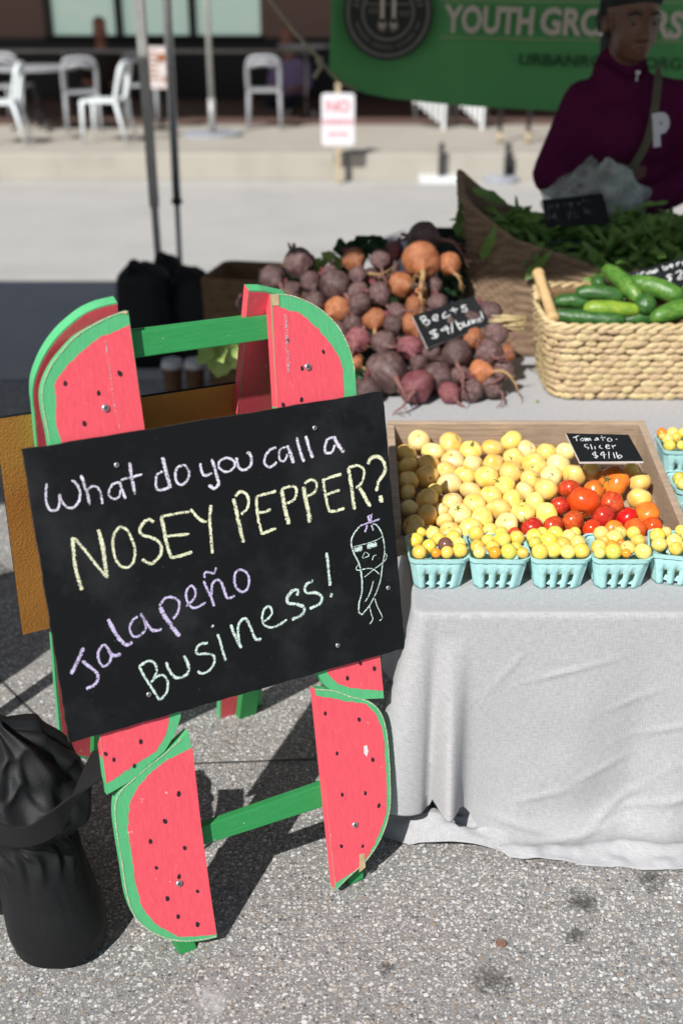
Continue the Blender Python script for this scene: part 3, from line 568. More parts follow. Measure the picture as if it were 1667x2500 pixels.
for k, (px, py, Y, wd, dp, hh, lab) in enumerate(((365, 900, 5.0,   .30, .24, .46, 'tall black bag leaning at the left of the canopy leg'), (425, 860, 5.35, .2, .2, .42, 'narrow black bag with a shiny patch between the two poles'), (478, 880, 5.1, .40, .3, .42, 'squat black bag right of the slim pole'))):
    p = ay(px, py, Y); q = lump('weight_bag', (p.x, Y, .004), wd, dp, hh, k * 7.3, 'nylon', None, (.62, .5, .3)[k], .05); tag(q, lab, 'bag', 'black bags at the canopy legs')
    mb = MB(); mb.tube(catmull([(p.x - .05, Y - dp * .32, hh * .93), (p.x - .02, Y - dp * .36, hh * 1.06), (p.x + .05, Y - dp * .33, hh * .93)], 5), .012, 8); obj('handle', mb, 'strap', q, True)
    if k == 1: mb = MB(); mb.box((p.x - .012, Y - dp * .53, hh * .3), (p.x + .018, Y - dp * .52, hh * .62)); tag(obj('label_patch', mb, 'shirt2', q), 'shiny lilac patch on the bag')
# brown wicker hamper behind the beets
p = ay(612, 770, 4.35)
def rrect(cx, cy, hx, hy, r, n=6):
    pts = []
    for sx, sy, a0 in ((1, 1, 0), (-1, 1, 90), (-1, -1, 180), (1, -1, 270)):
        for k in range(n): a = R(a0 + 90 * k / (n - 1)); pts.append((cx + sx * (hx - r) + r * math.cos(a), cy + sy * (hy - r) + r * math.sin(a)))
    return pts
def wicker(name, cx, cy, z0, hx, hy, h, flare, mat, parent, rowsn=24, r=.06, topf=None, rot=0, seg=9):
    base = rrect(0, 0, 1, 1, .25, seg); mb = MB(); rings = []; n = len(base); ct, st = math.cos(R(rot)), math.sin(R(rot)); sub = 3
    per = []
    for i in range(n):
        for k in range(sub): a, b = base[i], base[(i + 1) % n]; t = k / sub; per.append((a[0] + (b[0] - a[0]) * t, a[1] + (b[1] - a[1]) * t))
    def ringat(t, off, wv=True, row=0):
        out = []
        for i, (x, y) in enumerate(per):
            f = 1 + flare * t; hh = h if topf is None else topf(x, y)
            bumpo = off + (.006 * math.sin(i * 1.05 + math.pi * (row // 2)) if wv else 0); X = x * hx * f; Y = y * hy * f; L = math.hypot(X, Y) or 1
            X += X / L * bumpo; Y += Y / L * bumpo; out.append(V((cx + X * ct - Y * st, cy + X * st + Y * ct, z0 + hh * t)))
        return out
    for j in range(rowsn * 2 + 1): rings.append(ringat(j / (rowsn * 2), .004 if j % 2 else 0, True, j))
    rings.append(ringat(1.012, -.004, False)); rings.append(ringat(1.0, -.016, False))
    for j in range(10, -1, -1): rings.append(ringat(j / 10 * .97 + .02, -.018, False))
    mb.loft(rings); return obj(name, mb, mat, parent, True)
o = empty('wicker_hamper', (p.x, 4.35, 0), 'dark brown wicker hamper standing behind the left end of the beets', 'basket')
wicker('woven_body', p.x + .06, 4.4, .004, .2, .15, .55, .08, 'wick2', o, 22, rot=-12)
mb = MB(); mb.tube(catmull([(p.x + .02, 4.2, .42), (p.x + .05, 4.17, .47), (p.x + .1, 4.17, .47), (p.x + .13, 4.2, .42)], 5), .014, 8); obj('handle', mb, 'blackp', o, True)
# two takeaway cups
for k, px in enumerate((421, 476)):
    p = ay(px, 900, 4.55); b = V((p.x, 4.55, .004)); o = empty('coffee_cup', b, ('left' if k == 0 else 'right') + ' takeaway cup with white lid on the ground behind the sign', 'cup', 'takeaway cups behind the sign')
    hc = p.z + .035
    mb = MB(); mb.tube([b, b + V((0, 0, hc * .8))], [.032, .043], 22); obj('cup_body', mb, 'cup', o, 40)
    mb = MB(); mb.tube([b + V((0, 0, hc * .8)), b + V((0, 0, hc * .84)), b + V((0, 0, hc * .86)), b + V((0, 0, hc))], [.047, .047, .044, .041], 22); obj('lid', mb, 'lid', o, 40)
# ------------------------------------------------------------------ banner
BY = 5.0
o_ban = empty('banner', (.9, BY, .9), 'green vinyl banner with a black seal and pale lettering', 'banner')
def bwave(x): return BY + .018 * math.sin(x * 5 + 1) + .012 * math.sin(x * 11)
mb = MB(); nb, nh = 90, 16; bx0, bx1 = ay(802, 60, BY).x, 2.3
bot = [(800, 178), (815, 195), (850, 216), (900, 232), (960, 243), (1050, 251), (1150, 258), (1250, 264), (1350, 270), (1500, 277), (1700, 282), (2300, 290)]
def botz(x):
    pts = [ay(a, b, BY) for a, b in bot]
    for a, b in zip(pts, pts[1:]):
        if x <= b.x: t = max(0, (x - a.x) / (b.x - a.x)); return a.z + (b.z - a.z) * t
    return pts[-1].z
vs = []
for i in range(nb + 1):
    t = (i / nb) ** 1.4; x = bx0 + (bx1 - bx0) * t; zb = botz(x)
    for j in range(nh + 1): s_ = j / nh; vs.append((x + .012 * math.sin(s_ * 3) * (1 - t), bwave(x) + .02 * (1 - s_) * math.sin(x * 7), zb + (1.95 - zb) * s_))
mb.add(vs, [(i * (nh + 1) + j, (i + 1) * (nh + 1) + j, (i + 1) * (nh + 1) + j + 1, i * (nh + 1) + j + 1) for i in range(nb) for j in range(nh)])
obj('sheet', mb, 'banner', o_ban, True)
PY = BY - .055      # print sits on the front of the sheet
def onb(T): return T
k_ = zc(V((0, BY, 1.4))) / FP
cs = ay(947, 30, PY)
def disc(r0, r1, y, mat, name, n=56):
    mb = MB(); vs = []
    for k in range(n):
        a = 2 * math.pi * k / n; 
        for r in (r0, r1): vs.append((cs.x + r * math.cos(a), y, cs.z + r * math.sin(a)))
    mb.add(vs, [(2 * k, 2 * k + 1, (2 * k + 3) % (2 * n), (2 * k + 2) % (2 * n)) for k in range(n)]); return obj(name, mb, mat, o_ban, nrm=False)
R0 = 107 * k_
disc(.0005, R0, PY, 'banblack', 'seal_disc'); seal = disc(R0 * .86, R0 * .94, PY - .002, 'bangrey', 'seal_ring'); disc(R0 * .53, R0 * .6, PY - .002, 'bangrey', 'seal_ring')
for dx in (-.13, .13):
    mb = MB(); x = cs.x + dx * R0; w_ = R0 * .045
    mb.box((x - w_, PY - .004, cs.z - R0 * .12), (x + w_, PY - .002, cs.z + R0 * .5))
    for s_ in range(5):
        a = -1.0 + s_ * .5; mb.add([(x - w_ * .9, PY - .003, cs.z - R0 * .1), (x + w_ * .9, PY - .003, cs.z - R0 * .1), (x + math.sin(a) * R0 * .13, PY - .003, cs.z - R0 * (.3 + .14 * math.cos(a * 1.3)))], [(0, 1, 2)])
    obj('root_emblem', mb, 'bantext', o_ban, nrm=False)
mb = MB(); mb.box((cs.x - R0 * .53, PY - .003, cs.z + R0 * .15), (cs.x + R0 * .53, PY - .0015, cs.z + R0 * .19)); obj('emblem_line', mb, 'bangrey', o_ban)
def arcmarks(r, a0, a1, n, h, wd):        # lettering of the seal, too blurred in the photo to read: small upright strokes
    mb = MB()
    for i in range(n):
        if i % 9 == 8: continue
        a = R(a0 + (a1 - a0) * i / (n - 1)); T = M.Translation((cs.x + r * math.cos(a), PY - .003, cs.z + r * math.sin(a))) @ M.Rotation(-(a + R(90)), 4, 'Y')
        mb.box((-wd / 2, 0, -h / 2), (wd / 2, .001, h / 2), 0, T)
        if i % 2: mb.box((-wd * .5, -.0004, h * .25), (wd * 1.4, .0008, h * .45), 0, T)
    obj('seal_lettering', mb, 'bangrey', o_ban)
arcmarks(R0 * .73, 198, 342, 30, R0 * .1, R0 * .03); arcmarks(R0 * .73, 12, 168, 20, R0 * .15, R0 * .05)
for dx, dz in ((-.34, .03), (.36, -.02)):
    mb = MB()
    for i in range(3): mb.box((cs.x + R0 * (dx - .09 + .08 * i), PY - .003, cs.z + R0 * (dz - .06)), (cs.x + R0 * (dx - .05 + .08 * i), PY - .002, cs.z + R0 * (dz + .06)))
    obj('seal_lettering', mb, 'bangrey', o_ban)
SL = M.Rotation(R(1.6), 4, 'Y')
def bt(body, px, py, cap, wid, mat, bold, y=PY):
    p = ay(px, py, y); sz = cap * k_ / .69
    t = text(body, sz, .0008, mat, o_ban, M.Identity(4), bold=bold * sz, align='LEFT')
    xs_ = [v.co.x for v in t.data.vertices]; f = wid * k_ / (max(xs_) - min(xs_)); x0 = min(xs_)
    t.data.transform(M.Translation((p.x, y, p.z)) @ SL @ FR @ M.Diagonal((f, 1, 1, 1)) @ M.Translation((-x0, 0, 0))); return t
bt('YOUTH', 1083, 49, 56, 216, 'bantext', .035); bt('GROWERS', 1318, 55, 56, 345, 'bantext', .035)
bt('URBANROOTS.ORG', 1266, 146, 25, 398, 'bandark', .02)
for py, dy in ((3, 4), (92, 12)):
    a, b = ay(1075, py, PY), ay(1700, py + dy, PY); mb = MB(); mb.prism([(a.x, PY, a.z), (b.x, PY, b.z), (b.x, PY, b.z + .004), (a.x, PY, a.z + .004)], (0, -.001, 0)); obj('printed_line', mb, 'banline', o_ban)
rp = empty('banner_rope', ay(780, 150, BY), 'frayed knotted rope tied to the lower corner of the green banner', 'rope')
mb = MB(); mb.tube([ay(*q) for q in ((520, -180, 5.2), (655, -5, 5.1), (720, 80, 5.04), (781, 145, BY), (800, 172, BY))], .0075, 8); mb.tube([ay(*q) for q in catmull([(781, 145, BY - .02), (783, 160, BY - .03), (778, 172, BY - .03), (766, 190, BY - .03)], 3)], [.009] * 9 + [.012], 8); mb.sphere(ay(780, 148, BY - .01), .017, 10, 8)
mb.tube([ay(*q) for q in ((798, 170, BY), (830, 200, BY), (870, 222, BY + .01))], .006, 8); obj('rope_line', mb, 'rope', rp, True)
# ------------------------------------------------------------------ young vendor
gp = V((.90, 3.86, 0)); girl = empty('person', gp, 'young vendor in a maroon fleece with a crossbody strap behind the baskets', 'person')
TH = M.Translation((.905, 3.845, 1.416)) @ M.Rotation(R(8), 4, 'Z') @ M.Rotation(R(5), 4, 'X') @ M.Diagonal((1.06, 1.06, .94, 1))
TH3 = (M.Rotation(R(8), 4, 'Z') @ M.Rotation(R(5), 4, 'X')).to_3x3()
sh = lambda px, py, Y: ay(px, py, Y)
LS, LE, LW = sh(1424, 250, 3.88), sh(1347, 425, 3.86), sh(1440, 505, 3.7)
RS, RE, RW = sh(1652, 248, 3.88), sh(1712, 425, 3.86), sh(1560, 505, 3.7)
TI = TH.inverted(); loc = lambda p: TI @ V(p)
def hand(w, s):       # palm + five bent fingers closed on the bag
    caps = []; d = V((s, -.25, .02)).normalized(); caps.append((w, w + d * .07, .03, .034)); palm = w + d * .075
    for k in range(4):
        o_ = V((0, .012 - .0, .03 - .02 * k)); L = (.036, .042, .04, .032)[k]; a = palm + o_; b = a + d * L + V((0, -.006, -.004)); c = b + (d * .4 + V((0, -.55, -.35))).normalized() * L * .8
        caps += [(a, b, .0105, .0095), (b, c, .0095, .008)]
    a = w + d * .03 + V((0, -.01, .03)); b = a + d * .03 + V((0, -.02, .02)); c = b + d * .03 + V((0, -.012, -.004)); caps += [(a, b, .012, .011), (b, c, .011, .009)]
    return caps
nk = TH @ V((0, .035, -.15))
bc = [(TH @ V(a), TH @ V(b), ra * 1.0, rb * 1.0) for a, b, ra, rb in HEAD_C] + [(nk, V((.9, 3.88, 1.1)), .07, .12), (V((.9, 3.88, 1.1)), V((.9, 3.87, .85)), .14, .13), (V((.82, 3.87, .82)), V((.81, 3.86, .45)), .085, .06), (V((.98, 3.87, .82)), V((.99, 3.86, .45)), .085, .06), (V((.81, 3.86, .45)), V((.81, 3.88, .08)), .055, .04), (V((.99, 3.86, .45)), V((.99, 3.88, .08)), .055, .04), (V((.81, 3.88, .05)), V((.8, 3.76, .035)), .04, .032), (V((.99, 3.88, .05)), V((1.0, 3.76, .035)), .04, .032),
      (LS, LE, .05, .042), (LE, LW, .04, .03), (RS, RE, .05, .042), (RE, RW, .04, .03), (LS, nk, .05, .05), (RS, nk, .05, .05)] + hand(LW, 1) + hand(RW, -1)
he = []
for c, r in HEAD_E: he.append((TH @ V(c), V((r[0] * 1.06, r[1] * 1.06, r[2] * .94)), TH3))
blob('body', bc, he, .0065, 'skin', girl, None, 5)
blob('fleece', [(V((LS.x + .02, 3.88, LS.z - .02)), V((RS.x - .02, 3.88, RS.z - .02)), .075, .075), (LS, LE, .072, .068), (LE, LW, .068, .05), (RS, RE, .072, .068), (RE, RW, .066, .05), (nk + V((0, .01, .055)), nk + V((0, .01, -.08)), .084, .125), (LS + V((.05, 0, .012)), nk + V((-.01, 0, -.03)), .066, .07), (RS + V((-.05, 0, .012)), nk + V((.01, 0, -.03)), .066, .07)],
     [(V((.905, 3.88, 1.1)), V((.185, .13, .22))), (V((.905, 3.88, .9)), V((.185, .14, .26))), (V((.905, 3.85, 1.13)), V((.16, .14, .13)))], .015, 'fleece', girl, None, 5)
blob('trousers', [(V((.82, 3.87, .84)), V((.81, 3.86, .45)), .11, .085), (V((.98, 3.87, .84)), V((.99, 3.86, .45)), .11, .085), (V((.81, 3.86, .45)), V((.81, 3.88, .1)), .08, .07), (V((.99, 3.86, .45)), V((.99, 3.88, .1)), .08, .07)], [], .02, 'denim', girl, None, 3)
for s in (-1, 1): blob('shoe', [(V((.9 + s * .09, 3.9, .045)), V((.9 + s * .1, 3.74, .04)), .043, .038)], [], .012, 'blackp', girl, None, 2)
hz = lambda *p: TH @ V(p)
blob('knit_cap', [], [(hz(0, .016, .142), V((.089, .106, .082)) * 1.05, TH3), (hz(0, .06, .1), V((.082, .07, .075)) * 1.05, TH3)], .011, 'cap', girl, None, 3)
blob('hair', [(hz(-.035, .075, .04), hz(-.045, .06, -.12), .034, .02)], [(hz(-.03, .07, .05), V((.06, .04, .06)) * 1.0)], .01, 'hair', girl, None, 3)
for s in (-1, 1):
    mb = MB(); mb.sphere(hz(s * .031, -.079, .06), .012, 14, 10); e = obj('eye', mb, 'eyew', girl, True); mb = MB(); mb.sphere(hz(s * .031 + .001, -.088, .056), .0062, 12, 8); obj('iris', mb, 'iris', e, True)
    mb = MB(); mb.tube([hz(s * .05, -.085, .083), hz(s * .032, -.1, .092), hz(s * .012, -.104, .086)], [.003, .005, .003], 8); obj('eyebrow', mb, 'hair', girl, True)
mb = MB(); mb.tube([hz(-.022, -.093, -.016), hz(0, -.101, -.015), hz(.022, -.093, -.016)], [.002, .005, .002], 8); obj('lips', mb, 'lip', girl, True)
mb = MB(); mb.sphere(hz(-.09, .005, .014), .007, 10, 8); obj('earring', mb, 'signw', girl, True)
def ribbon(pts, wdir, wd, th=.003):
    mb = MB(); pts = [V(p) for p in catmull([tuple(p) for p in pts], 5)]; vs = []
    for i, p in enumerate(pts):
        d = (pts[min(i + 1, len(pts) - 1)] - pts[max(i - 1, 0)]).normalized(); s_ = V(wdir).cross(d); s_ = s_.normalized(); n_ = s_.cross(d).normalized()
        vs += [p + s_ * wd / 2, p - s_ * wd / 2, p - s_ * wd / 2 + n_ * th, p + s_ * wd / 2 + n_ * th]
    n = len(pts); mb.add(vs, [(4 * i + k, 4 * i + (k + 1) % 4, 4 * i + 4 + (k + 1) % 4, 4 * i + 4 + k) for i in range(n - 1) for k in range(4)] + [(0, 1, 2, 3), tuple(4 * (n - 1) + k for k in (3, 2, 1, 0))]); return mb
obj('crossbody_strap', ribbon([sh(1612, 168, 3.9), sh(1607, 172, 3.8), sh(1604, 205, 3.735), sh(1596, 270, 3.70), sh(1578, 345, 3.69), sh(1545, 405, 3.695), sh(1515, 438, 3.72), sh(1480, 460, 3.78)], (0, 1, 0), .026), 'olive', girl, 40)
p = sh(1611, 320, 3.69); text('P', .122, .004, 'letter', girl, M.Translation((p.x, 3.692, p.z)) @ M.Rotation(R(-9), 4, 'Y') @ FR @ M.Diagonal((.74, 1, 1, 1)), name='letter_patch', bold=.009)
mb = MB(); a = sh(1556, 176, 3.735); mb.box((a.x - .007, a.y - .004, a.z - .006), (a.x + .007, a.y + .002, a.z + .004)); mb.tube([a, a + V((-.003, -.006, -.026))], .0035, 8); obj('zip_pull', mb, 'steel', girl)
mb = MB(); rings = []
for (t_, off) in ((0, .0), (.35, .004), (.7, .002), (1, 0), (1, -.008), (.5, -.01)):
    r = []
    for k in range(30):
        a = 2 * math.pi * k / 30; front = max(0, -math.sin(a - R(20))); zt = 1.348 - .05 * front ** 2; rx = .098 - .014 * t_ + off
        r.append(V((.892 + rx * math.cos(a), 3.872 + (rx + .004) * math.sin(a) * .95 + .0, 1.235 + (zt - 1.235) * t_)))
    rings.append(r)
mb.loft(rings, cap=False); obj('collar', mb, 'fleece', girl, True)
# plastic bag in her hands
def plbag():
    c = sh(1430, 478, 3.66); mb = MB(); n, m = 44, 26; rings = []
    for j in range(m + 1):
        t = j / m; r = []
        for k in range(n):
            a = 2 * math.pi * k / n; nz = noise.noise(V((math.cos(a) * 2.2, math.sin(a) * 2.2, t * 4))) + .5 * noise.noise(V((math.cos(a) * 6, math.sin(a) * 6, t * 7)))
            rad = math.sin(math.pi * min(1, .06 + t * .9)) ** .6 * (1 + .22 * nz); lob = 1 + .25 * math.cos(2 * a)
            r.append(c + V((.13 * rad * lob * math.cos(a) + .03, .07 * rad * math.sin(a), -.12 + .21 * t * (1 + .12 * nz + .12 * math.cos(a * 2 + 2)))))
        rings.append(r)
    mb.loft(rings); rings = []; c2 = sh(1525, 455, 3.67)
    for j in range(13):
        t = j / 12; rings.append([c2 + V(((.015 + .075 * t) * math.cos(a) * (1 + .3 * noise.noise(V((math.cos(a) * 3, math.sin(a) * 3, t * 4)))), (.012 + .04 * t) * math.sin(a), .05 - .15 * t)) for a in [2 * math.pi * k / 26 for k in range(26)]])
    mb.loft(rings); q = obj('plastic_bag', mb, 'bag', None, True); tag(q, 'crumpled clear plastic bag held by the vendor above the greens', 'bag')
plbag()
# ------------------------------------------------------------------ tables and cloths
TT = .526
def table(x0, x1, y0, y1, label):
    o = empty('folding_table', ((x0 + x1) / 2, (y0 + y1) / 2, 0), label, 'table')
    mb = MB(); mb.box((x0 + .012, y0 + .012, TT - .04), (x1 - .012, y1 - .012, TT - .008)); obj('tabletop', mb, 'white', o, bevel=.006)
    for x in (x0 + .12, x1 - .12):
        for y in (y0 + .1, y1 - .1): mb = MB(); mb.tube([(x, y, .006), (x, y, TT - .04)], .014, 10); obj('leg', mb, 'steel', o, True)
def cloth(name, x0, x1, y0, y1, label, lenf, dispf, ns=110, dt=.006):
    r = .018; path = []   # (point, outward normal, t measured from the front-left corner)
    y = y1
    n = int((y1 - y0 - r) / (dt * 1.2))
    for k in range(n): t = k / n; path.append((V((x0, y1 - (y1 - y0 - r) * t, 0)), V((-1, 0, 0)), -(y1 - y0) * (1 - t)))
    for k in range(25): a = R(180 + 90 * k / 24); path.append((V((x0 + r + r * math.cos(a), y0 + r + r * math.sin(a), 0)), V((math.cos(a), math.sin(a), 0)), (k - 12) * .0012))
    n = int((x1 - x0 - 2 * r) / dt)
    for k in range(1, n): t = k / n; path.append((V((x0 + r + (x1 - x0 - 2 * r) * t, y0, 0)), V((0, -1, 0)), .014 + (x1 - x0) * t))
    for k in range(9): a = R(270 + 90 * k / 8); path.append((V((x1 - r + r * math.cos(a), y0 + r + r * math.sin(a), 0)), V((math.cos(a), math.sin(a), 0)), x1 - x0 + k * .003))
    n = 24
    for k in range(1, n + 1): t = k / n; path.append((V((x1, y0 + r + (y1 - y0 - r) * t, 0)), V((1, 0, 0)), x1 - x0 + .03 + (y1 - y0) * t))
    verts = []; uvs = []; faces = []; N = len(path)
    for (p, nn, t) in path: verts.append(V((p.x, p.y, TT)) - nn * .012); uvs.append((p.x, p.y))
    for j in range(ns + 1):
        for (p, nn, t) in path:
            L = lenf(t); s_ = L * j / ns
            if s_ < .008: off, z = s_ * .6, TT - s_ * .3
            else: off, z = .005, TT - s_
            d = dispf(t, s_, L)
            fl = max(0.0, -z + .004)
            if fl > 0:
                z = .004 + .014 * max(0, noise.noise(V((t * 9, fl * 14, 2)))) + .010 * max(0, noise.noise(V((t * 23, fl * 30, 5)))) + .012 * math.exp(-((fl - .02) / .018) ** 2) * (1 + noise.noise(V((t * 7, 1, 1))))
                d = dispf(t, TT, L) + fl * .92
            q = V((p.x, p.y, z)) + nn * (off + d); verts.append(q); uvs.append((t, s_))
    R_ = ns + 2
    for j in range(1, R_):          # weave follows the real cloth length along each row
        L_ = 0; row = verts[j * N:(j + 1) * N]; c_ = []
        for i in range(N): L_ += (row[i] - row[i - 1]).length if i else 0; c_.append(L_)
        for i in range(N): uvs[j * N + i] = (c_[i] - L_, uvs[j * N + i][1])
    for j in range(R_ - 1):
        for i in range(N - 1): faces.append((j * N + i, j * N + i + 1, (j + 1) * N + i + 1, (j + 1) * N + i))
    faces.append(tuple(range(N))[::-1])
    me = bpy.data.meshes.new(name); me.from_pydata([tuple(v) for v in verts], [], faces); me.materials.append(MT['linen'])
    ul = me.uv_layers.new(name='UVMap')
    for lp in me.loops: ul.data[lp.index].uv = uvs[lp.vertex_index]
    smooth(me, 70); q = link(name, me); m = q.modifiers.new('solid', 'SOLIDIFY'); m.thickness = .0012; m.offset = -1; return tag(q, label, 'tablecloth')
g = lambda x, c, w_: math.exp(-((x - c) / w_) ** 2)
def d_front(t, s, L):
    k = min(1, s / .5)
    d = .006 * k
    d += .105 * k ** 1.1 * g(t, -.016, .024)             # fold standing out at the corner
    d += .085 * max(0, (s - .05) / .45) ** 1.0 * g(t, .066, .021)   # second fold on the front
    d -= .02 * k * g(t, .032, .012) - .0
    if t > .08:
        d += (.010 * math.sin(t * 10 + .6) + .006 * math.sin(t * 23 + s * 5)) * k ** 1.4
        f = min(1, (t - .08) / .15)
        # short drag creases, each with its own place, slope and length
        for (tc, s0, sl, ln, w_, am) in ((.168, .124, -1.3, .03, .0045, .010), (.29, .12, -.3, .07, .004, .008), (.37, .345, -.5, .05, .007, .006), (.40, .44, -.9, .06, .010, .009), (.21, .465, .3, .06, .008, .009), (.46, .43, -.35, .08, .007, .006), (.42, .185, -.45, .05, .006, .005), (.49, .25, -.3, .06, .006, .005), (.55, .40, -.5, .06, .01, .008), (.26, .40, -.25, .05, .007, .006), (.33, .49, -.2, .09, .008, .008), (.13, .20, 1.2, .03, .007, .006), (.6, .3, -.4, .07, .008, .006)):
            d += .55 * am * g(s - s0 - (t - tc) * sl, 0, w_) * g(t, tc, ln)
        d += .009 * g(t, .33, .05) * k + .007 * g(t, .52, .04) * k - .006 * g(t, .43, .03) * k
        d += .004 * noise.noise(V((t * 7, s * 9, 1))) * k * f + .002 * noise.noise(V((t * 22, s * 16, 4))) * k * f
        d += .018 * g(s, .5, .045) * (.6 + noise.noise(V((t * 4, 3, 3)))) * f
    elif t < -.04:
        d += .025 * math.sin(t * 18) * k
    return d
def l_front(t):
    if t < -.05: return .5
    if t < .035: return .425 + .015 * math.sin(t * 60)
    b_ = .572 + .022 * math.sin(t * 6 - 1.2) + .010 * math.sin(t * 17)
    if t < .2: k = max(0, min(1, (t - .08) / .12)); k = k * k * (3 - 2 * k); return .415 + (b_ - .415) * k
    return .572 + .022 * math.sin(t * 6 - 1.2) + .010 * math.sin(t * 17)
table(.137, 1.5, 1.79, 2.66, 'low folding table hidden under the front grey cloth')
cloth('tablecloth', .137, 1.5, 1.79, 2.66, 'wrinkled grey linen tablecloth pooling on the pavement under the tomatoes', l_front, d_front)
table(-.24, 1.75, 2.68, 4.0 - .35, 'rear folding table hidden under the cloth below beets and baskets')
cloth('tablecloth', -.24, 1.75, 2.675, 3.68, 'grey linen tablecloth under the beets and the two baskets', lambda t: .5, lambda t, s, L: .012 * min(1, s / .4) * (1 + math.sin(t * 24)) + .01, 30, .02)
# crumpled fold of the cloth lying at the corner
mb = MB(); n, m = 46, 26; c = gz(1135, 2050, .0); vs = []
for j in range(m + 1):
    for i in range(n + 1):
        u_, v_ = i / n * 2 - 1, j / m * 2 - 1; rr_ = max(0, 1 - (u_ * u_ + v_ * v_) * .75)
        h = .06 * rr_ ** .6 + .020 * noise.noise(V((u_ * 2.5, v_ * 3.5, 4))) * rr_ + .012 * math.sin(u_ * 6 + v_ * 5) * rr_
        vs.append(c + V((u_ * .15 + .02 * v_, v_ * .06 + .03 * u_ * u_ - .02 * u_ + .015, .006 + max(0, h))))
mb.add(vs, [(j * (n + 1) + i, j * (n + 1) + i + 1, (j + 1) * (n + 1) + i + 1, (j + 1) * (n + 1) + i) for j in range(m) for i in range(n)])
fold = obj('cloth_fold', mb, 'linen', bpy.data.objects['tablecloth'], True)
ul = fold.data.uv_layers.new(name='UVMap')
for lp in fold.data.loops: co = fold.data.vertices[lp.vertex_index].co; ul.data[lp.index].uv = (co.x * 1.1, co.y * 1.4)
# ------------------------------------------------------------------ tomato crate (tipped towards the customer)
c0, c1 = V((0, 2.0, .593)), V((0, 2.402, .669)); sd = (c1 - c0).normalized(); cn = V((0, -sd.z, sd.y)); CX0, CX1 = .102, .682
Tc = M(((1, 0, 0, CX0), (0, sd.y, cn.y, c0.y), (0, sd.z, cn.z, c0.z), (0, 0, 0, 1)))   # local x right, y up the slope, z out of the crate, rim at z=0
CL = (c1 - c0).length; CW = CX1 - CX0; CD = .082; th = .016
crate = empty('wooden_crate', (.39, 2.0, TT), 'weathered wooden crate tipped forward and filled with slicer tomatoes', 'crate')
mb = MB(); mb.box((0, 0, -.066), (CW, th, -.028), 0, Tc); obj('front_board', mb, 'crate', crate, bevel=.002)
mb = MB(); mb.box((0, CL - th, -CD), (CW, CL, .004), 0, Tc); obj('back_board', mb, 'crate', crate, bevel=.002)
for x in (0, CW - th): mb = MB(); mb.box((x, th + .0005, -CD), (x + th, CL - th - .0005, .002), 0, Tc); obj('side_board', mb, 'crate', crate, bevel=.002)
for k in range(5): mb = MB(); y = th + (CL - 2 * th) * k / 5; mb.box((th, y + .002, -CD + .006), (CW - th, y + (CL - 2 * th) / 5 - .003, -CD + .016), 0, Tc); obj('bottom_slat', mb, 'crate', crate)
mb = MB(); mb.box((CX0 + .03, 2.36, TT + .001), (CX1 - .03, 2.40, .583)); pr = obj('prop_block', mb, 'crate', crate)
# tomatoes: real sphere with a dimple
def tomato_mesh(name, mat, sq=.88, lobes=0, seed=0, rough=.05):
    mb = MB(); nu, nv = 22, 15; rings = []
    for i in range(nv + 1):
        a = math.pi * i / nv; r = math.sin(a); z = math.cos(a) * sq; z -= .16 * math.exp(-(r / .22) ** 2) if a < 1.57 else -.03 * math.exp(-(r / .12) ** 2); r = max(r, .01)
        rings.append([V((r * math.cos(t) * (1 + lobes * math.cos(5 * t) * r), r * math.sin(t) * (1 + lobes * math.cos(5 * t) * r), z)) * (1 + rough * 1.6 * noise.noise(V((r * math.cos(t) + seed, r * math.sin(t), z)) * 1.1)) for t in [2 * math.pi * k / nu for k in range(nu)]])
    mb.loft(rings[::-1]); mb.tube([(0, 0, sq * .845), (0, 0, sq * .868)], [.10, .07], 8, 1); mb.tube([(0, 0, -sq * .96), (0, 0, -sq * .985)], [.045, .03], 6, 1); me = mb.mesh(name, [mat, 'root_o']); fixn(me); smooth(me); return me
def calyx_mesh():
    mb = MB()
    for k in range(5):
        a = 2 * math.pi * k / 5; d = V((math.cos(a), math.sin(a), 0)); q = V((-d.y, d.x, 0))
        mb.add([V((0, 0, .76)) + q * .05, V((0, 0, .76)) - q * .05, d * .28 + V((0, 0, .86)), d * .5 + V((0, 0, .95))], [(0, 1, 2), (2, 1, 3), (0, 2, 3)])
    mb.tube([(0, 0, .75), (.04, 0, .98), (.1, .03, 1.12)], .045, 6); return mb.mesh('stem', 'stemg')
CALYX = calyx_mesh(); TM = {k: [tomato_mesh('tomato', k, s, l, i * 3.1) for i, (s, l) in enumerate(((.86, .0), (.92, .03), (.80, .05), (.95, .02), (.76, .035)))] for k in ('tom_y', 'tom_p', 'tom_r', 'tom_s', 'tom_o')}
CM = {k: [tomato_mesh('cherry_tomato', k, .98, 0, 1.7, .02)] for k in ('ch_y', 'ch_p', 'ch_g', 'ch_o', 'ch_d')}
def relax(items, fixed=(), it=40, flo=None):
    for _ in range(it):
        for i in range(len(items)):
            for j in range(i):
                a, b = items[i], items[j]; d = a[0] - b[0]; L = d.length or 1e-6; need = (a[1] + b[1]) * .95 - L
                if need > 0: d = d / L * need * .35; a[0] += d; b[0] -= d
        if flo: flo(items)
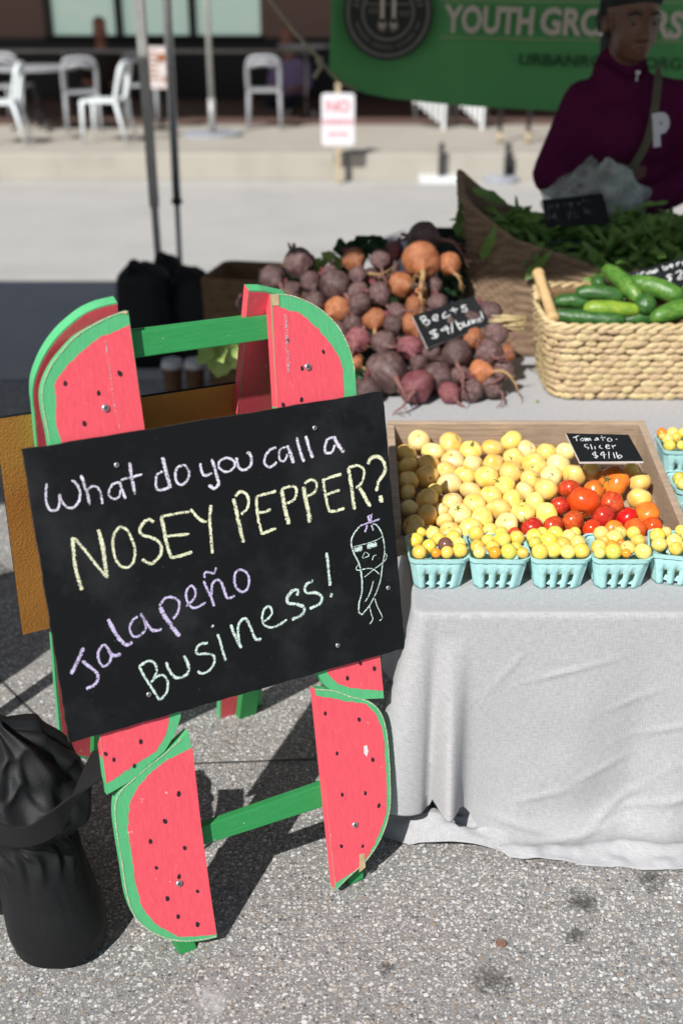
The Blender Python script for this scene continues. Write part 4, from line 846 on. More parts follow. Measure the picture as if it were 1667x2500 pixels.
Yel = [(128, 210, 105), (198, 133, 108), (365, 152, 120), (272, 197, 118), (467, 190, 112), (582, 178, 115), (678, 140, 112), (765, 185, 98), (863, 197, 98), (955, 195, 95), (135, 272, 105), (250, 262, 108), (370, 250, 115), (347, 283, 98), (480, 262, 100), (583, 262, 105), (688, 232, 105), (795, 265, 120), (922, 262, 112), (137, 350, 103), (242, 322, 115), (437, 322, 105), (545, 330, 115), (672, 300, 118), (778, 340, 100), (886, 322, 105), (1003, 315, 120), (1090, 295, 90), (128, 425, 90), (348, 378, 122), (462, 395, 108), (640, 370, 112), (750, 405, 105), (860, 390, 120), (270, 415, 80), (140, 495, 100), (205, 440, 130), (355, 465, 110), (470, 470, 115), (563, 430, 110), (680, 450, 105), (808, 460, 102), (290, 490, 70), (160, 572, 122), (236, 528, 115), (595, 490, 125), (740, 508, 120), (872, 502, 115), (395, 530, 115), (305, 560, 85), (470, 575, 115), (520, 545, 115), (660, 570, 112), (340, 600, 100), (260, 610, 80), (565, 605, 80), (1335, 352, 108), (1348, 440, 125), (1300, 292, 80)]
Red = [(1208, 355, 158, 'o'), (1050, 455, 168, 'r'), (975, 393, 110, 's'), (1110, 400, 105, 'o'), (925, 485, 90, 's'), (1200, 460, 115, 's'), (1160, 530, 125, 's'), (998, 555, 112, 's'), (1275, 537, 108, 'r'), (1380, 515, 120, 'o'), (790, 585, 110, 's'), (902, 583, 110, 's'), (1095, 595, 95, 'r'), (1210, 595, 95, 'o'), (1317, 590, 110, 'o'), (1413, 575, 90, 'r'), (960, 610, 60, 's'), (690, 608, 60, 's')]
allt = [(x, y, d, 'y') for x, y, d in Yel] + Red; its = []
for i, (x, y, d, c) in enumerate(allt):
    p = pl(930 + x / 2.1275, 1000 + y / 2.1275, c0 - cn * .012, cn); r = d / 2.1275 / 2 * zc(p) / FP * 1.09
    its.append([p - cn * .012 + ray(930 + x / 2.1275, 1000 + y / 2.1275).normalized() * 0, r, i])
Ti = Tc.inverted()
def flo(its):
    for t in its:
        q = Ti @ t[0]; r = t[1]; q.z = max(q.z, -CD + .018 + r * .8); q.x = min(max(q.x, th + r), CW - th - r); q.y = min(max(q.y, th * .6 + r * .8), CL - th - r); q.z = min(q.z, .006 if r < .03 else .03); t[0] = Tc @ q
relax(its, it=30, flo=flo)
rw, nr = rows(allt, lambda t: t[1], lambda t: t[0], 62)
CN = {'y': 'yellow', 'p': 'peach-yellow', 'r': 'bright red', 's': 'striped dark red', 'o': 'orange-red'}
def rotr(k=math.pi): return (random.uniform(-.9, .5), random.uniform(-.7, .7), random.uniform(0, 6.28))
for p, r, i in its:
    c = allt[i][3]; kk = c if c != 'y' else random.choice('yyp'); o = bpy.data.objects.new('tomato', random.choice(TM['tom_' + kk])); C.objects.link(o); o.location = p; o.scale = (r, r, r)
    o.rotation_euler = (random.uniform(-2.2, .7), random.uniform(-.8, .8), random.uniform(0, 6.28)); a, b, n = rw[i]
    big = 'large ' if allt[i][2] > 140 else ''
    tag(o, '%s%s slicer tomato in crate, %s from left, %s row from back' % (big, CN[kk], ORD[min(b, 15)], ORD[a]), 'tomato', 'slicer tomatoes in the wooden crate')
    if random.random() < .3 or allt[i][:2] in ((860, 390), (520, 545), (395, 530)):
        s_ = bpy.data.objects.new('stem', CALYX); C.objects.link(s_); s_.parent = o
# ------------------------------------------------------------------ pint baskets
def pint_mesh():
    W0, W1, H = .041, .0535, .069; cols = []   # one side: columns across, rows up; slots left open
    bm = bmesh.new(); n = 13; slotc = (3, 6, 9); zs = [0, .007, .016, .026, .036, .052, .060, .0605, .069, .069]
    per = []   # perimeter parameter points: side s, column i
    def ring(z, j):
        out = []; w = W0 + (W1 - W0) * z / H; lip = .0035 if j in (7, 8) else (.001 if j == 9 else 0)
        if j == 9: lip = -.0005
        for s in range(4):
            for i in range(n):
                u_ = -1 + 2 * i / n; flute = 0
                if j < 6: flute = .0022 * (1 if i in (1, 2, 4, 5, 7, 8, 10, 11) else -.3)
                x, y = u_ * w, -w; cr = .25; 
                if abs(u_) > 1 - cr: k = (abs(u_) - (1 - cr)) / cr; y = -w + w * cr * .55 * k * k; x = u_ * w * (1 - .06 * k)
                x, y = x * (1 + lip / w), y * (1 + lip / w) - flute
                for _ in range(s): x, y = -y, x
                out.append(bm.verts.new((x, y, z + .0008 * noise.noise(V((x * 80, y * 80, z * 60))))))
        return out
    rings = [ring(z, j) for j, z in enumerate(zs)]; N = 4 * n
    for j in range(len(zs) - 1):
        for k in range(N):
            i = k % n
            if j in (0, 1, 2, 3) and i in slotc and not (j == 0 and False): continue
            bm.faces.new((rings[j][k], rings[j][(k + 1) % N], rings[j + 1][(k + 1) % N], rings[j + 1][k]))
    f = bm.faces.new([bm.verts.new(v.co + V((0, 0, .010))) for v in rings[0]][::-1])
    bmesh.ops.recalc_face_normals(bm, faces=bm.faces); me = bpy.data.meshes.new('pint_basket'); bm.to_mesh(me); bm.free(); me.materials.append(MT['pulp']); smooth(me, 40); return me
PM = pint_mesh(); PN = []
def pint(x, y, rot, label, toms, ox, oy, sc_, where):
    o = bpy.data.objects.new('pint_basket', PM); C.objects.link(o); o.location = (x, y, TT + .001); o.rotation_euler = (0, 0, R(rot)); m = o.modifiers.new('solid', 'SOLIDIFY'); m.thickness = .0016
    tag(o, label, 'basket', 'teal pulp pint baskets'); its = []
    for i, t in enumerate(toms):
        p = gz(ox + t[0] / sc_, oy + t[1] / sc_, TT + .078); r = t[2] / sc_ / 2 * zc(p) / FP; its.append([p, r, i, t[3] if len(t) > 3 else 'y'])
    ct, st = math.cos(R(-rot)), math.sin(R(-rot))
    def fl(its):
        for t in its:
            dx, dy = t[0].x - x, t[0].y - y; a, b = dx * ct - dy * st, dx * st + dy * ct; lim = .053 - t[1] * .9; a = min(max(a, -lim), lim); b = min(max(b, -lim), lim)
            t[0].x = x + a * ct + b * st; t[0].y = y - a * st + b * ct; t[0].z = min(max(t[0].z, TT + .05), TT + .1)
    relax(its, it=25, flo=fl); n0 = len(its)
    rw, nr = rows(toms, lambda t: t[1], lambda t: t[0], 40 * sc_ / 2.1)
    for p, r, i, c in its:
        kk = random.choice('yyp') if c == 'y' else c; q = bpy.data.objects.new('cherry_tomato', CM['ch_' + kk][0]); C.objects.link(q); q.location = p; q.scale = (r, r, r); q.rotation_euler = (random.uniform(-2.4, .6), random.uniform(-.9, .9), random.uniform(0, 6))
        a, b, n = rw[i]; tag(q, '%s cherry tomato in %s, %s from left, %s row from back' % ({'y': 'yellow', 'p': 'pale yellow', 'g': 'greenish yellow', 'o': 'orange', 'd': 'dark purple'}[kk], where, ORD[b], ORD[a]), 'tomato', 'cherry tomatoes in pint baskets')
        if random.random() < .12: s_ = bpy.data.objects.new('stem', CALYX); C.objects.link(s_); s_.parent = q
    for k in range(3):      # lower layer seen through the slots
        a, b = (k - 1) * .026, -.026; q = bpy.data.objects.new('cherry_tomato', CM['ch_' + random.choice('yp')][0]); C.objects.link(q); r = .0125
        q.location = (x + a * ct + b * st, y - a * st + b * ct, TT + .036); q.scale = (r, r, r); q.rotation_euler = (random.uniform(0, 6), 0, 0); tag(q, 'yellow cherry tomato behind the %s front slot of %s' % (('left', 'middle', 'right')[k], where), 'tomato', 'cherry tomatoes behind the pint slots')
P1 = [(180, 678, 80), (255, 637, 78), (322, 668, 76), (333, 695, 82, 'd'), (250, 710, 78), (200, 745, 80), (298, 750, 54, 'o'), (350, 755, 70), (420, 733, 82), (395, 690, 70), (412, 632, 85, 'y'), (380, 605, 62), (225, 625, 60)]
P2 = [(495, 645, 85), (500, 712, 75), (555, 680, 70), (580, 715, 75), (635, 672, 90), (620, 630, 75), (708, 667, 80), (592, 750, 68, 'o'), (668, 740, 88, 'g'), (515, 760, 70), (735, 745, 62), (700, 715, 62)]
P3 = [(772, 613, 85), (790, 683, 70, 'g'), (872, 683, 90), (888, 633, 85, 'g'), (830, 640, 62), (930, 700, 88), (965, 650, 80), (1045, 675, 90), (1010, 620, 62), (820, 740, 90), (877, 755, 90), (958, 760, 80), (1040, 738, 88)]
P4 = [(1153, 622, 82), (1203, 655, 88), (1240, 630, 70), (1130, 720, 85), (1197, 705, 60, 'o'), (1245, 695, 50, 'o'), (1290, 728, 80), (1218, 750, 90, 'g'), (1355, 760, 90), (1338, 680, 75), (1310, 640, 75), (1285, 770, 50, 'o'), (1140, 765, 62), (1160, 680, 52)]
P5 = [(1425, 648, 80), (1442, 700, 82), (1520, 688, 88), (1465, 640, 60), (1530, 745, 75), (1590, 650, 72), (1600, 710, 80), (1560, 625, 62), (1630, 690, 80), (1640, 640, 70)]
for k, (x, P, wh) in enumerate(((.180, P1, 'leftmost pint'), (.2935, P2, 'second pint from left'), (.407, P3, 'third pint from left'), (.521, P4, 'fourth pint from left'))):
    pint(x, 1.918, (1, -1, .5, 1)[k], ('teal pulp pint basket with a dark purple tomato, leftmost of the front row', 'teal pulp pint basket, second from the left in the front row', 'teal pulp pint basket, third from the left in the front row', 'teal pulp pint basket, fourth from the left in the front row')[k], P, 930, 1000, 2.1275, wh)
pint(.641, 1.93, -13, 'teal pulp pint basket turned askew at the right end of the front row', P5, 930, 1000, 2.1275, 'askew right-hand pint')
pint(.795, 2.46, -3, 'teal pulp pint basket farthest back, right of the crate', [(235, 165, 130, 'o'), (390, 150, 150), (535, 175, 120), (330, 260, 150), (455, 245, 140), (385, 360, 150), (530, 345, 120), (250, 240, 100), (620, 250, 140), (640, 350, 130)], 1560, 1020, 5.112, 'the rearmost pint')
pint(.760, 2.235, 2, 'teal pulp pint basket in the middle, right of the crate', [(425, 775, 160, 'g'), (505, 850, 170, 'g'), (470, 1000, 150), (400, 890, 90), (600, 760, 150), (620, 920, 150)], 1560, 1020, 5.112, 'middle pint beside crate')
pint(.752, 2.07, 4, 'teal pulp pint basket nearest the crate front, at the right picture edge', [(545, 1200, 150), (640, 1180, 150), (600, 1300, 150), (700, 1260, 150)], 1560, 1020, 5.112, 'right-edge pint')
# ------------------------------------------------------------------ price signs with chalk
def strokes(mb, lines, un, conv, jitter=1):      # lines: (points, width px); un: pixel -> world; writes ribbons with u along, v across
    uvl = []
    for pts, wd in lines:
        P = [V(un(*conv(x, y))) for x, y in catmull(pts, 5)] if len(pts) > 2 else [V(un(*conv(*pts[0]))).lerp(V(un(*conv(*pts[-1]))), k / 6) for k in range(7)]
        w0 = (V(un(*conv(pts[0][0] + wd, pts[0][1]))) - V(un(*conv(*pts[0])))).length; L = 0; vs = []; n = len(P)
        for i, p in enumerate(P):
            d = (P[min(i + 1, n - 1)] - P[max(i - 1, 0)]).normalized(); s_ = NRM.cross(d).normalized(); L += (P[i] - P[i - 1]).length if i else 0
            ww = w0 * (1 + .14 * noise.noise(p * 60)) * (.75 if i in (0, n - 1) else 1); j_ = s_ * w0 * .05 * noise.noise(p * 90)
            vs += [p + s_ * ww * .5 + j_, p - s_ * ww * .5 + j_]; uvl += [(L * 100, 1), (L * 100, -1)]
        mb.add(vs, [(2 * i, 2 * i + 1, 2 * i + 3, 2 * i + 2) for i in range(n - 1)])
    return uvl
def chalkobj(name, lines, un, conv, mat, parent):
    mb = MB(); uvl = strokes(mb, lines, un, conv); me = mb.mesh(name, mat); ul = me.uv_layers.new(name='UVMap')
    for lp in me.loops: ul.data[lp.index].uv = uvl[lp.vertex_index]
    return link(name, me, parent)
def slate(name, corners, p0, n, th_, label, lines, conv, edge='whiteedge', ck='ck_s'):
    global NRM
    NRM = n; P = [pl(x, y, p0, n) for x, y in corners]; mb = MB(); mb.prism(P, -n * th_, 0, 1); o = obj(name, mb, ['slate', edge], None, nrm=False); tag(o, label, 'sign', 'chalk price signs')
    chalkobj('chalk_lettering', lines, lambda x, y: pl(x, y, p0 + n * .0006, n), conv, ck, o); return o
cv = lambda ox, oy, k: (lambda x, y: (ox + x / k, oy + y / k))
slate('price_sign', [(1310 + 395 / 5.6, 1040 + 98 / 5.6), (1310 + 1250 / 5.6, 1040 + 118 / 5.6), (1310 + 1455 / 5.6, 1040 + 482 / 5.6), (1310 + 585 / 5.6, 1040 + 490 / 5.6)], c0 + cn * .034 + V((0, .0, 0)), (cn + V((0, -.12, 0))).normalized(), .005,
      'black slate sign reading Tomato slicer $4/lb lying on the crate', [(p, 14) for p in ([(490, 160), (575, 130)], [(530, 145), (545, 205)], [(620, 165), (595, 185), (610, 205), (640, 190), (620, 165)], [(650, 160), (665, 205), (680, 165), (700, 205), (715, 165), (740, 200)], [(810, 160), (790, 190), (815, 195), (825, 160), (840, 195)], [(880, 130), (905, 205)], [(865, 165), (940, 155)], [(985, 160), (960, 190), (990, 212), (1025, 190), (985, 160)], [(1075, 180), (1097, 180)],
      [(690, 250), (650, 260), (660, 285), (705, 295), (690, 320)], [(730, 250), (755, 320)], [(790, 280), (795, 315)], [(870, 260), (850, 290), (895, 310)], [(940, 290), (985, 270), (960, 255), (940, 280), (960, 310), (1000, 300)], [(1020, 260), (1045, 310)], [(1030, 285), (1075, 260)],
      [(810, 360), (760, 375), (770, 395), (825, 405), (820, 425), (780, 430)], [(790, 345), (810, 445)], [(900, 350), (870, 395), (945, 390)], [(910, 350), (920, 445)], [(980, 350), (985, 445)], [(1040, 360), (1065, 440)], [(1080, 355), (1110, 440), (1160, 420), (1130, 395), (1105, 420)])], cv(1310, 1040, 5.6))
# ------------------------------------------------------------------ beets
bp0, bp1 = V((0, 2.955, .555)), V((0, 3.33, .87)); bs = (bp1 - bp0).normalized(); bn = V((0, -bs.z, bs.y))
Beets = [(735, 440, 100, 'p'), (700, 470, 90, 'p'), (860, 530, 90, 'p'), (1050, 690, 90, 'p'), (322, 275, 130, 'p'), (452, 203, 148, 'p'), (432, 325, 105, 'p'), (510, 300, 100, 'p'), (615, 315, 135, 'p'), (715, 205, 110, 'o'), (725, 262, 90, 'p'), (600, 250, 75, 'p'), (808, 250, 85, 'p'), (845, 200, 95, 'p'), (898, 155, 90, 'k'), (1020, 195, 175, 'o'), (1040, 110, 150, 'p'), (1160, 205, 110, 'o'), (935, 315, 118, 'o'), (830, 360, 110, 'p'), (733, 358, 100, 'p'), (660, 420, 125, 'o'), (545, 400, 110, 'p'), (820, 472, 118, 'o'), (908, 438, 88, 'p'), (1003, 405, 92, 'o'), (1110, 395, 95, 'p'), (970, 505, 105, 'o'), (645, 510, 115, 'p'), (740, 565, 125, 'k'), (870, 580, 120, 'p'), (995, 630, 110, 'k'), (888, 688, 195, 'p'), (720, 660, 75, 'o'), (1005, 765, 150, 'k'), (1140, 730, 130, 'p'), (1190, 642, 140, 'p'), (1280, 590, 105, 'o'), (1295, 725, 110, 'o'), (1365, 438, 110, 'p'), (1380, 560, 110, 'p'), (1345, 660, 120, 'p'), (1430, 630, 80, 'o'), (1240, 735, 90, 'p'), (1180, 820, 100, 'k'), (1250, 800, 110, 'p'), (800, 790, 120, 'p'), (740, 790, 70, 'p'), (910, 225, 75, 'p'), (1080, 290, 85, 'p'), (1015, 350, 75, 'o'), (1060, 560, 90, 'p'), (1100, 620, 90, 'p'), (190, 400, 75, 'p'), (1395, 700, 100, 'p'), (1340, 760, 90, 'p'), (960, 240, 80, 'p'), (560, 480, 95, 'p'), (1150, 500, 100, 'p'), (1270, 480, 100, 'p'), (680, 330, 80, 'p'), (790, 420, 80, 'p'), (1080, 480, 90, 'p')]
def beet_mesh(mat, seed):
    mb = MB(); nu, nv = 26, 20; rings = []
    for i in range(nv + 1):
        a = math.pi * i / nv; r = max(.02, math.sin(a)); z = math.cos(a) * .95
        if a > 2.2: z -= .28 * ((a - 2.2) / .94) ** 2; r *= 1 - .25 * (a - 2.2)
        ring = []
        for k in range(nu):
            t = 2 * math.pi * k / nu; q = V((r * math.cos(t), r * math.sin(t), z)); q *= 1 + .15 * noise.noise(q * 1.1 + V((seed, 0, 0))) + .07 * noise.noise(q * 2.6 + V((0, seed, 0))) - .05 * max(0, .12 - abs(noise.noise(q * 1.8 + V((0, 0, seed))))) * 8 * (1 - abs(q.z)) ; ring.append(q)
        rings.append(ring)
    mb.loft(rings[::-1]); mb.tube([(0, 0, .8), (0, 0, 1.02)], [.34, .24], 9)
    for k in range(5): a = k * 1.257 + seed; mb.tube([(.1 * math.cos(a), .1 * math.sin(a), .95), (.22 * math.cos(a), .22 * math.sin(a), 1.3 + .1 * (k % 3))], [.08, .055], 6, 1)
    me = mb.mesh('beet', [mat, 'stalk']); fixn(me); smooth(me); return me
def tail_mesh(mat, seed):
    rnd = random.Random(seed); mb = MB(); p = V((0, 0, -1.1)); d = V((rnd.uniform(-.3, .3), rnd.uniform(-.3, .3), -1)); pts = [p.copy()]; L = rnd.uniform(1.6, 4.2)
    for k in range(12): d += V((rnd.uniform(-.3, .3), rnd.uniform(-.3, .3), rnd.uniform(-.2, .25))); d.normalize(); p = p + d * L / 12; pts.append(p.copy())
    mb.tube(pts, [.14 * (1 - k / 13) ** 1.3 + .014 for k in range(13)], 7)
    for k in (2, 3, 4, 5, 6, 7, 8, 9):
        a = pts[k]; e = V((rnd.uniform(-1, 1), rnd.uniform(-1, 1), -.6)).normalized(); mb.tube([a, a + e * .25, a + e * .4 + V((.1, .1, -.15))], [.035, .022, .01], 5)
    me = mb.mesh('root_tail', mat); smooth(me); return me
BMs = {k: [beet_mesh('beet_' + k, i * 5.7 + ord(k)) for i in range(4)] for k in 'pko'}; TL_ = [tail_mesh('root', i) for i in range(6)]; TLo = [tail_mesh('root_o', i + 20) for i in range(4)]
its = []
for i, (x, y, d, c) in enumerate(Beets):
    X, Y = 500 + x / 1.96, 540 + y / 1.96; p = pl(X, Y, bp0, bn); r = d / 1.96 / 2 * zc(p) / FP * 1.08; p = p + ray(X, Y).normalized() * (0 if d > 85 else .025); its.append([p, r, i])
def fb(its):
    for t in its: t[0].z = max(t[0].z, TT + t[1] * .95)
relax(its, it=14, flo=fb)
rw, nr = rows(Beets, lambda t: t[1], lambda t: t[0], 95)
for p, r, i in its:
    c = Beets[i][3]; o = bpy.data.objects.new('beet', random.choice(BMs[c])); C.objects.link(o); o.location = p; o.scale = (r * random.uniform(.94, 1.06), r * random.uniform(.94, 1.06), r * random.uniform(.9, 1.1))
    d = V((random.uniform(-.5, .9), random.uniform(-1.4, -.2), random.uniform(-.9, .25))).normalized(); o.rotation_mode = 'QUATERNION'; o.rotation_quaternion = (-d).to_track_quat('Z', 'Y') @ __import__('mathutils').Quaternion((0, 0, 1), random.uniform(0, 6))
    a, b, n = rw[i]; sz = 'large' if Beets[i][2] > 140 else 'small' if Beets[i][2] < 85 else 'medium'
    tag(o, '%s %s beet in the pile, %s from left, %s tier from top' % (sz, {'p': 'dusty purple', 'k': 'rosy purple', 'o': 'golden orange'}[c], ORD[b], ORD[a]), 'beet', 'beets in the pile')
    t = bpy.data.objects.new('root_tail', random.choice(TLo if c == 'o' else TL_)); C.objects.link(t); t.parent = o; t.rotation_euler = (0, 0, random.uniform(0, 6))
# leaves under and behind the beets
def leafgeo(mb, p, d, nrm, L, W, seed, mi=0, lob=.25, n=7, curl=.3):
    d = d.normalized(); s_ = d.cross(nrm).normalized(); n2 = s_.cross(d).normalized(); vs = []
    for i in range(n + 1):
        t = i / n; w_ = W * (math.sin(math.pi * min(1, t * 1.02)) ** .6) * (.35 + .65 * t if t < .6 else 1.0) * (1 + lob * math.sin(t * 17 + seed)) * .5 + .002
        c = p + d * L * t + n2 * (-curl * L * t * t + .01 * math.sin(seed + t * 6)); vs += [c + s_ * w_ + n2 * w_ * .35, c + n2 * .0, c - s_ * w_ + n2 * w_ * .35]
    mb.add(vs, [f for i in range(n) for f in ((3 * i, 3 * i + 1, 3 * i + 4, 3 * i + 3), (3 * i + 1, 3 * i + 2, 3 * i + 5, 3 * i + 4))], mi)
mb = MB(); rnd = random.Random(3)
for k in range(240):
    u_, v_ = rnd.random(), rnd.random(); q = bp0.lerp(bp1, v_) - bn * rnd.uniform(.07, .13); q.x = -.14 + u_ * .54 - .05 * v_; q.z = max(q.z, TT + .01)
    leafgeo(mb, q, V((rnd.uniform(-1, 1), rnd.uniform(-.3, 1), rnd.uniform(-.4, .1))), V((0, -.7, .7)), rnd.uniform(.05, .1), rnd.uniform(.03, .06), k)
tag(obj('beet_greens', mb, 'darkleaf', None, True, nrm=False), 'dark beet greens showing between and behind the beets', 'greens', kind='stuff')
def greens(name, px, py, Y, n, L, W, mat, label, spread, down=0.0, seed=1):
    c = ay(px, py, Y); o = empty(name, c, label, 'leaves'); rnd = random.Random(seed)
    for k in range(n):
        mb = MB(); leafgeo(mb, c + V((rnd.uniform(-1, 1) * spread, rnd.uniform(-.02, .02), rnd.uniform(-1, 1) * spread)), V((rnd.uniform(-.8, .8), rnd.uniform(-.6, .2), rnd.uniform(-.5, 1) - down)), V((rnd.uniform(-.4, .4), -1, .4)), L * rnd.uniform(.7, 1.2), W * rnd.uniform(.7, 1.2), k * 1.3 + seed, lob=.3, n=9, curl=rnd.uniform(-.5, .5)); obj('leaf', mb, mat, o, True, nrm=False)
greens('beet_leaves', 548, 815, 3.02, 13, .10, .055, 'chard', 'pale green beet leaves hanging off the table behind the sign', .02, 1.3, 2)
greens('beet_leaves', 785, 655, 3.36, 6, .05, .04, 'chard', 'bright green stalk ends among the upper left beets', .015, 0, 5)
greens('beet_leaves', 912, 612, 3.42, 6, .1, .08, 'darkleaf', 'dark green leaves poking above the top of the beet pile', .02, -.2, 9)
slate('price_sign', [(1006, 771), (1156, 722), (1198, 792), (1043, 850)], bp0 + bn * .07, (bn + V((.15, -.1, .1))).normalized(), .005, 'black slate sign reading Beets $4/bunch stuck in the beet pile',
      [(p, 13) for p in ([(490, 375), (540, 445)], [(490, 375), (530, 360), (545, 385), (520, 405), (575, 400), (575, 430), (540, 447)], [(612, 388), (655, 370), (645, 345), (615, 365), (620, 400), (665, 395)], [(735, 320), (710, 345), (715, 375), (780, 350)], [(800, 275), (830, 330)], [(770, 310), (850, 290)], [(930, 255), (890, 265), (895, 285), (935, 285), (930, 310), (890, 315)],
       [(650, 490), (590, 510), (600, 530), (655, 530), (650, 560), (600, 570)], [(620, 485), (640, 575)], [(740, 455), (690, 500), (770, 475)], [(745, 455), (765, 530)], [(790, 395), (800, 520)], [(825, 400), (875, 495)], [(870, 480), (905, 455), (880, 430), (850, 440)], [(905, 410), (920, 450), (950, 440), (955, 400), (970, 445)], [(980, 390), (1000, 430), (1010, 385), (1040, 420)], [(1075, 375), (1050, 385), (1060, 410), (1085, 400)], [(1065, 310), (1095, 390)])], cv(900, 680, 3.92))
# ------------------------------------------------------------------ dark plastic crate
o = empty('plastic_crate', (.42, 3.5, TT), 'dark green plastic lattice crate between the beets and the arugula basket', 'crate')
x0, x1, y0, y1, z0, z1 = .265, .72, 3.47, 3.66, TT + .003, .865
for (ax, ay_, bx_, by_) in ((x0, y0, x1, y0), (x0, y1, x1, y1), (x0, y0, x0, y1), (x1, y0, x1, y1)):
    mb = MB(); L = math.hypot(bx_ - ax, by_ - ay_); ex, ey = (bx_ - ax) / L, (by_ - ay_) / L; T = M.Translation((ax, ay_, 0)) @ M.Rotation(math.atan2(ey, ex), 4, 'Z')
    for z in (z0, z0 + .1, z0 + .2): mb.box((0, -.004, z), (L, .004, z + .016), 0, T)
    mb.box((-.004, -.008, z1 - .045), (L + .004, .008, z1), 0, T); nbar = int(L / .017)
    for k in range(nbar + 1): mb.box((L * k / nbar - .004, -.003, z0), (L * k / nbar + .004, .003, z1 - .02), 0, T)
    obj('lattice_side', mb, 'dgreen', o)
mb = MB(); mb.box((x0, y0, z0), (x1, y1, z0 + .01)); obj('floor', mb, 'dgreen', o)
# ------------------------------------------------------------------ arugula basket
AX, AY, AH, AD = .93, 3.52, .52, .155
def atop(x, y): return .265 + .20 * abs(x) ** 2.6 + (.05 if y > .3 else 0)
ab = empty('arugula_basket', (AX, AY, TT), 'brown wicker boat-shaped basket heaped with arugula', 'basket')
wicker('woven_body', AX, AY, TT + .002, AH, AD, .3, .09, 'wick', ab, 26, topf=atop, seg=14)
mb = MB(); rnd = random.Random(11); big = []
for k in range(2100):
    a = rnd.uniform(0, 6.283); rr_ = math.sqrt(rnd.random()); x = math.cos(a) * rr_; y = math.sin(a) * rr_; h = .262 + .11 * (1 - rr_ ** 2) + .17 * max(0, abs(x) - .35) * (1 if x < 0 else .8)
    q = V((AX + x * (AH - .03), AY + y * (AD + .0), TT + h + rnd.uniform(-.05, .03))); d = V((rnd.uniform(-1, 1), rnd.uniform(-1, .4), rnd.uniform(-.25, .22)))
    if y < .2 and .56 < q.x < .86 and k % 4: continue
    if k < 90: big.append((q + V((0, 0, .02)), d)); continue
    leafgeo(mb, q, d, V((rnd.uniform(-.5, .5), -.6, .8)), rnd.uniform(.06, .12), rnd.uniform(.016, .032), k * 1.1, lob=.55, curl=rnd.uniform(-.2, .6))
o_ar = tag(obj('arugula', mb, 'arugula', None, True, nrm=False), 'loose arugula leaves heaped in the brown wicker basket', 'arugula', kind='stuff')
for k, (q, d) in enumerate(big):
    mb = MB(); leafgeo(mb, q, d, V((rnd.uniform(-.5, .5), -.6, .8)), rnd.uniform(.08, .15), rnd.uniform(.018, .034), k * 1.1, lob=.5, curl=rnd.uniform(-.2, .6)); obj('leaf', mb, 'arugula', o_ar, True, nrm=False)
for k, (px, py, dx, dz) in enumerate(((1210, 545, -.25, -.8), (1345, 610, -.5, -.6), (1128, 490, -.1, -1), (1130, 560, .05, -1), (1140, 600, -.1, -1), (1240, 500, -.6, .3), (1420, 590, .5, -.5))):
    mb = MB(); leafgeo(mb, ay(px, py, AY - AD - .035 if k in (0, 1, 6) else AY - .03), V((dx, -.15, dz)), V((0, -1, .2)), .11, .035, k, lob=.3); obj('leaf', mb, 'arugula', o_ar, True, nrm=False)
slate('price_sign', [(1300 + 180 / 7.84, 460 + 218 / 7.84), (1300 + 1330 / 7.84, 460 + 95 / 7.84), (1300 + 1485 / 7.84, 460 + 660 / 7.84), (1300 + 270 / 7.84, 460 + 740 / 7.84)], V((.75, 3.41, .88)), V((0, -.9, .45)).normalized(), .005, 'dark slate sign reading Arugula $4 1/2 lb standing in the greens',
      [(p, 26) for p in ([(290, 410), (310, 275), (400, 380)], [(300, 350), (360, 340)], [(440, 320), (480, 370), (470, 310), (500, 300)], [(560, 300), (590, 335), (630, 320), (620, 280)], [(720, 280), (690, 300), (730, 320), (750, 270), (760, 350), (710, 365)], [(840, 270), (860, 295), (900, 285), (900, 250)], [(950, 190), (975, 265)], [(1040, 225), (1010, 250), (1050, 265), (1080, 220), (1110, 262)],
       [(320, 470), (260, 500), (330, 550), (300, 590), (260, 580)], [(290, 460), (310, 610)], [(430, 470), (375, 545), (470, 545)], [(430, 470), (455, 610)], [(650, 455), (660, 510)], [(730, 430), (680, 590)], [(770, 485), (810, 465), (820, 500), (780, 555), (870, 545)], [(975, 370), (985, 490)], [(1020, 380), (1035, 480), (1110, 465), (1080, 425), (1035, 450)])], cv(1300, 460, 7.84), 'slate', 'ck_d')
